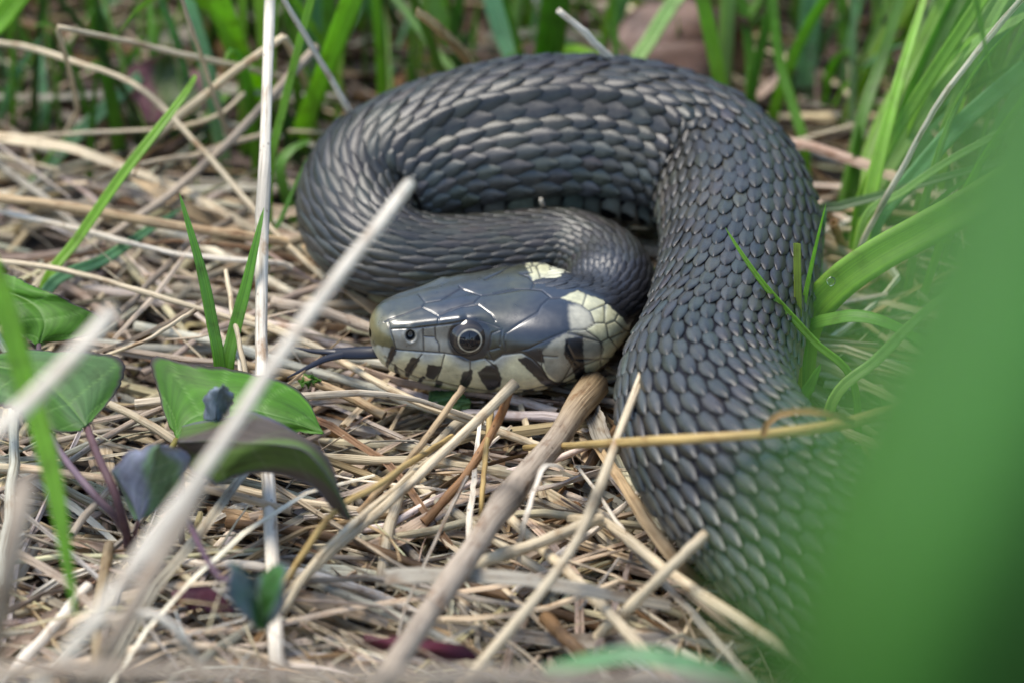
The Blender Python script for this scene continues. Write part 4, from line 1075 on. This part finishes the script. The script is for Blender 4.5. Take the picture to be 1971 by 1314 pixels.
# ------------------------------------------------------------------ loose litter
_bx = _cl[::12, :2]; _br = np.maximum(_Wd, _cl[:, 3])[::12]
def snake_gap(x, y):
    """distance in mm from the ground point to the snake's outline seen from above (negative = under it)"""
    d = np.hypot(x[..., None] - _bx[:, 0], y[..., None] - _bx[:, 1]) - _br
    return d.min(-1)
def random_straws(n, xr, yr, rlo, rhi, llo, lhi, zhi, prof, seed, npt=7, pal=None, lean=0.0, steep=0.0, fit=True, thin=0.0):
    g = np.random.default_rng(seed)
    out = []
    names = pal or (["cream"] * 10 + ["white"] * 4 + ["tan"] * 2 + ["grey"] * 3 + ["pink"] * 5 + ["brown"])
    for _ in range(n):
        x, y = g.uniform(*xr), g.uniform(*yr)
        if g.random() < 0.62:
            a = math.radians(g.normal(-28 if x < -5 else -38, 22))
        else:
            a = math.radians(g.normal(48, 30))
        if thin and ((x < -8 and y > -28) or x > 30) and g.random() < thin + (0.3 if y > 22 else 0.0):
            continue
        L = g.uniform(llo, lhi)
        t = np.linspace(-0.5, 0.5, npt)
        bend = g.normal(0, 0.09) * L
        px = x + math.cos(a) * t * L - math.sin(a) * bend * (t ** 2) * 2
        py = y + math.sin(a) * t * L + math.cos(a) * bend * (t ** 2) * 2
        if g.random() < 0.25:                                   # snapped
            k = g.integers(2, npt - 2); a2 = a + g.normal(0, 0.6); tt = (t[k:] - t[k]) * L
            px[k:] = px[k] + math.cos(a2) * tt; py[k:] = py[k] + math.sin(a2) * tt
        px = px + g.normal(0, 0.005 * L, npt); py = py + g.normal(0, 0.005 * L, npt)
        z0 = abs(g.normal(0, 0.5)) * zhi
        z = z0 + (t * L) * g.normal(0, 0.05 + steep) - abs(g.normal(0, 0.05)) * L * (t * 2) ** 2 + lean * np.clip(t + 0.5, 0, 1) * L
        pz = ground_z(px, py) + 1.2 + z
        if fit:
            gap = snake_gap(px, py)
            pz = np.where(gap < 1.5, np.minimum(pz, 2.4), pz)
        pz = np.maximum(pz, ground_z(px, py) + 0.3)
        p = np.stack([px, py, pz], -1)
        r = g.uniform(rlo, rhi)
        c = np.array(PAL[names[g.integers(len(names))]]) * g.uniform(0.7, 1.2) * (1 + g.normal(0, 0.04, 3))
        out.append((p, r, c, g.uniform(0, 6.28), g.normal(0, 1.2)))
    return out
def join(items, prof):
    vs, fs, cs, us, k = [], [], [], [], 0
    for p, r, c, sp, tw in items:
        wd = r * np.concatenate([np.full(len(p) - 2, 1.0), [0.9, 0.55]]) * (1 + 0.12 * np.sin(np.arange(len(p)) * 1.9 + sp * 5))
        v, F, C, uv = sweep(p, wd, prof, cols=c, spin=sp, twist=tw)
        vs.append(v); fs.append(F + k); cs.append(C); us.append(uv); k += len(v)
    return np.vstack(vs), np.vstack(fs), np.vstack(cs), np.vstack(us)
def litter(name, label, parts, mat=None, cat="litter"):
    q = [join(it, pr) for it, pr in parts]
    k, vs, fs = 0, [], []
    for v, f, c, u in q:
        vs.append(v); fs.append(f + k); k += len(v)
    o = mesh_obj(name, np.vstack(vs), np.vstack(fs), mat or M_STRAW, np.vstack([x[2] for x in q]), np.vstack([x[3] for x in q]), origin=(0, 0, 0), smooth_shade=False)
    tag(o, label, cat, kind="stuff")
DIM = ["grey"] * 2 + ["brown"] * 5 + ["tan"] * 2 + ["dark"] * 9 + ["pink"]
litter("straw_litter", "matted bed of thin dead grass stems and fibres under the snake", [
    (random_straws(1250, (-80, 75), (-100, 48), 0.18, 0.60, 14, 60, 7.5, HEX, 1, thin=0.5), HEX),
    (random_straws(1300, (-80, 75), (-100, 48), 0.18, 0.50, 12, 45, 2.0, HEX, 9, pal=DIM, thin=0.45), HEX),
    (random_straws(620, (-80, 75), (-100, 48), 0.35, 1.00, 10, 40, 5.0, FLAT, 2, thin=0.65), FLAT),
    (random_straws(1300, (-80, 75), (-110, 48), 0.07, 0.16, 6, 26, 8.0, HEX, 3, steep=0.12, thin=0.5), HEX),
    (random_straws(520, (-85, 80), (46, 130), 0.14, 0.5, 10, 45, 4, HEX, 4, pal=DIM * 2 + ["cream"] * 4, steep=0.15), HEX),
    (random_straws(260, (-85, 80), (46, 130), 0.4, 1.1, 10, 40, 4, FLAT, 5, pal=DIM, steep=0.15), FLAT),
    (random_straws(420, (-36, 2), (-92, -58), 0.06, 0.16, 6, 18, 13, HEX, 6, steep=0.35), HEX),
    (random_straws(900, (-260, 260), (-230, 260), 0.2, 0.7, 25, 80, 3, HEX, 8, npt=5), HEX)])

loose = random_straws(150, (-58, 34), (-66, 40), 0.34, 0.62, 18, 62, 9.0, CIRC, 21, npt=12)
_n = 0
for p, r, c, sp, tw in loose:
    if snake_gap(p[:, 0], p[:, 1]).min() < 0.8 and p[:, 2].max() > 3.0:
        p[:, 2] = np.minimum(p[:, 2], 2.6)
    v, F, C, uv = sweep(p, np.full(len(p), r) * (1 + 0.08 * np.sin(np.arange(len(p)) * 2.3 + sp)), CIRC if _n % 3 else CURLED, cols=c, spin=sp if _n % 3 == 0 else 0.0, twist=tw if _n % 3 == 0 else 0.0)
    _n += 1
    tag(mesh_obj("dry_straw", v, F, M_STRAW, C, uv), straw_label(p, c, r), "straw", "loose straws on the litter")

# ------------------------------------------------------------------ weeds behind the snake
def random_blades(n, xr, yr, hlo, hhi, wlo, whi, seed, cols, fan=None):
    g = np.random.default_rng(seed); out = []
    for _ in range(n):
        x, y = g.uniform(*xr), g.uniform(*yr)
        h = g.uniform(hlo, hhi); az = g.uniform(0, 6.28); ln = abs(g.normal(0.25, 0.25)) * h; dr = g.uniform(0, 0.5) * h
        if fan is not None:
            az = g.normal(fan, 0.5); ln = g.uniform(0.3, 0.9) * h
        t = np.linspace(0, 1, 12)
        p = np.stack([x + math.cos(az) * ln * t ** 1.6, y + math.sin(az) * ln * t ** 1.6, ground_z(np.array(x), np.array(y)) - 0.5 + h * t - dr * t ** 3], -1)
        wd = g.uniform(wlo, whi) * np.sqrt(np.clip((1 - t) / 0.6, 0.001, 1))
        c = np.array(GR[cols[g.integers(len(cols))]]) * g.uniform(0.7, 1.2)
        out.append((p, wd, c, g.uniform(-1.2, 1.2)))
    return out
def blade_mesh(it):
    p, wd, c, sp = it
    t = np.linspace(0, 1, len(p))[:, None]
    k = 1.0 if sp > 0.75 else 0.15
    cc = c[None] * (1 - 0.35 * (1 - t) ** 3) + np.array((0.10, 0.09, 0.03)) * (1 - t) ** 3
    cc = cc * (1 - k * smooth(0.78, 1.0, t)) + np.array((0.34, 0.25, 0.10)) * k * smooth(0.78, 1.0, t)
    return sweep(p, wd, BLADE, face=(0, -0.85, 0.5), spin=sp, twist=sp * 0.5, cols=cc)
wv = ["bright", "bright", "mid", "mid", "deep", "teal", "pale", "pale"]
for it in random_blades(120, (-66, 70), (52, 112), 22, 78, 0.3, 1.0, 31, wv):  # single grass blades, each a separate object
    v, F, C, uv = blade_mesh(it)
    tag(mesh_obj("grass_blade", v, F, M_BLADE, C, uv), blade_label(it[0], it[2], it[1]), "grass sprout", "grass blades in the weeds beyond the snake")
for it in random_blades(70, (36, 72), (18, 66), 25, 80, 0.25, 1.0, 32, wv, fan=0.15):
    if snake_gap(it[0][:, 0], it[0][:, 1]).min() < 1.5:
        continue
    v, F, C, uv = blade_mesh(it)
    tag(mesh_obj("grass_blade", v, F, M_BLADE, C, uv), blade_label(it[0], it[2], it[1]).replace(" grass blade", " tuft blade"), "grass sprout", "grass blades in the tuft right of the snake")
for it in random_blades(70, (-62, -14), (44, 96), 10, 40, 0.3, 1.0, 37, ["dark", "deep", "deep", "mid", "teal"]):
    if snake_gap(it[0][:, 0], it[0][:, 1]).min() < 2.0:
        continue
    v, F, C, uv = blade_mesh(it)
    tag(mesh_obj("grass_blade", v, F, M_BLADE, C, uv), blade_label(it[0], it[2], it[1]).replace(" grass blade", " weed blade"), "grass sprout", "low weeds beyond the left straws")
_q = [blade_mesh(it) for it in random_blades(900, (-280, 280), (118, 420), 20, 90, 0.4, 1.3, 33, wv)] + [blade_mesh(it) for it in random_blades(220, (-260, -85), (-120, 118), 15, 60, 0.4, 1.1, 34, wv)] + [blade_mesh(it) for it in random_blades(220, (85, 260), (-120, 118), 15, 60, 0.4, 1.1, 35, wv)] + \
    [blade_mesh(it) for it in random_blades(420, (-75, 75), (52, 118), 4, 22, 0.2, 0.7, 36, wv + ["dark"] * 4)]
_k, _vs, _fs = 0, [], []
for v, F, C, uv in _q:
    _vs.append(v); _fs.append(F + _k); _k += len(v)
tag(mesh_obj("far_grass", np.vstack(_vs), np.vstack(_fs), M_BLADE, np.vstack([q[2] for q in _q]), np.vstack([q[3] for q in _q]), origin=(0, 0, 0)), "low mass of green grass spreading away beyond the litter", "grass", kind="stuff")
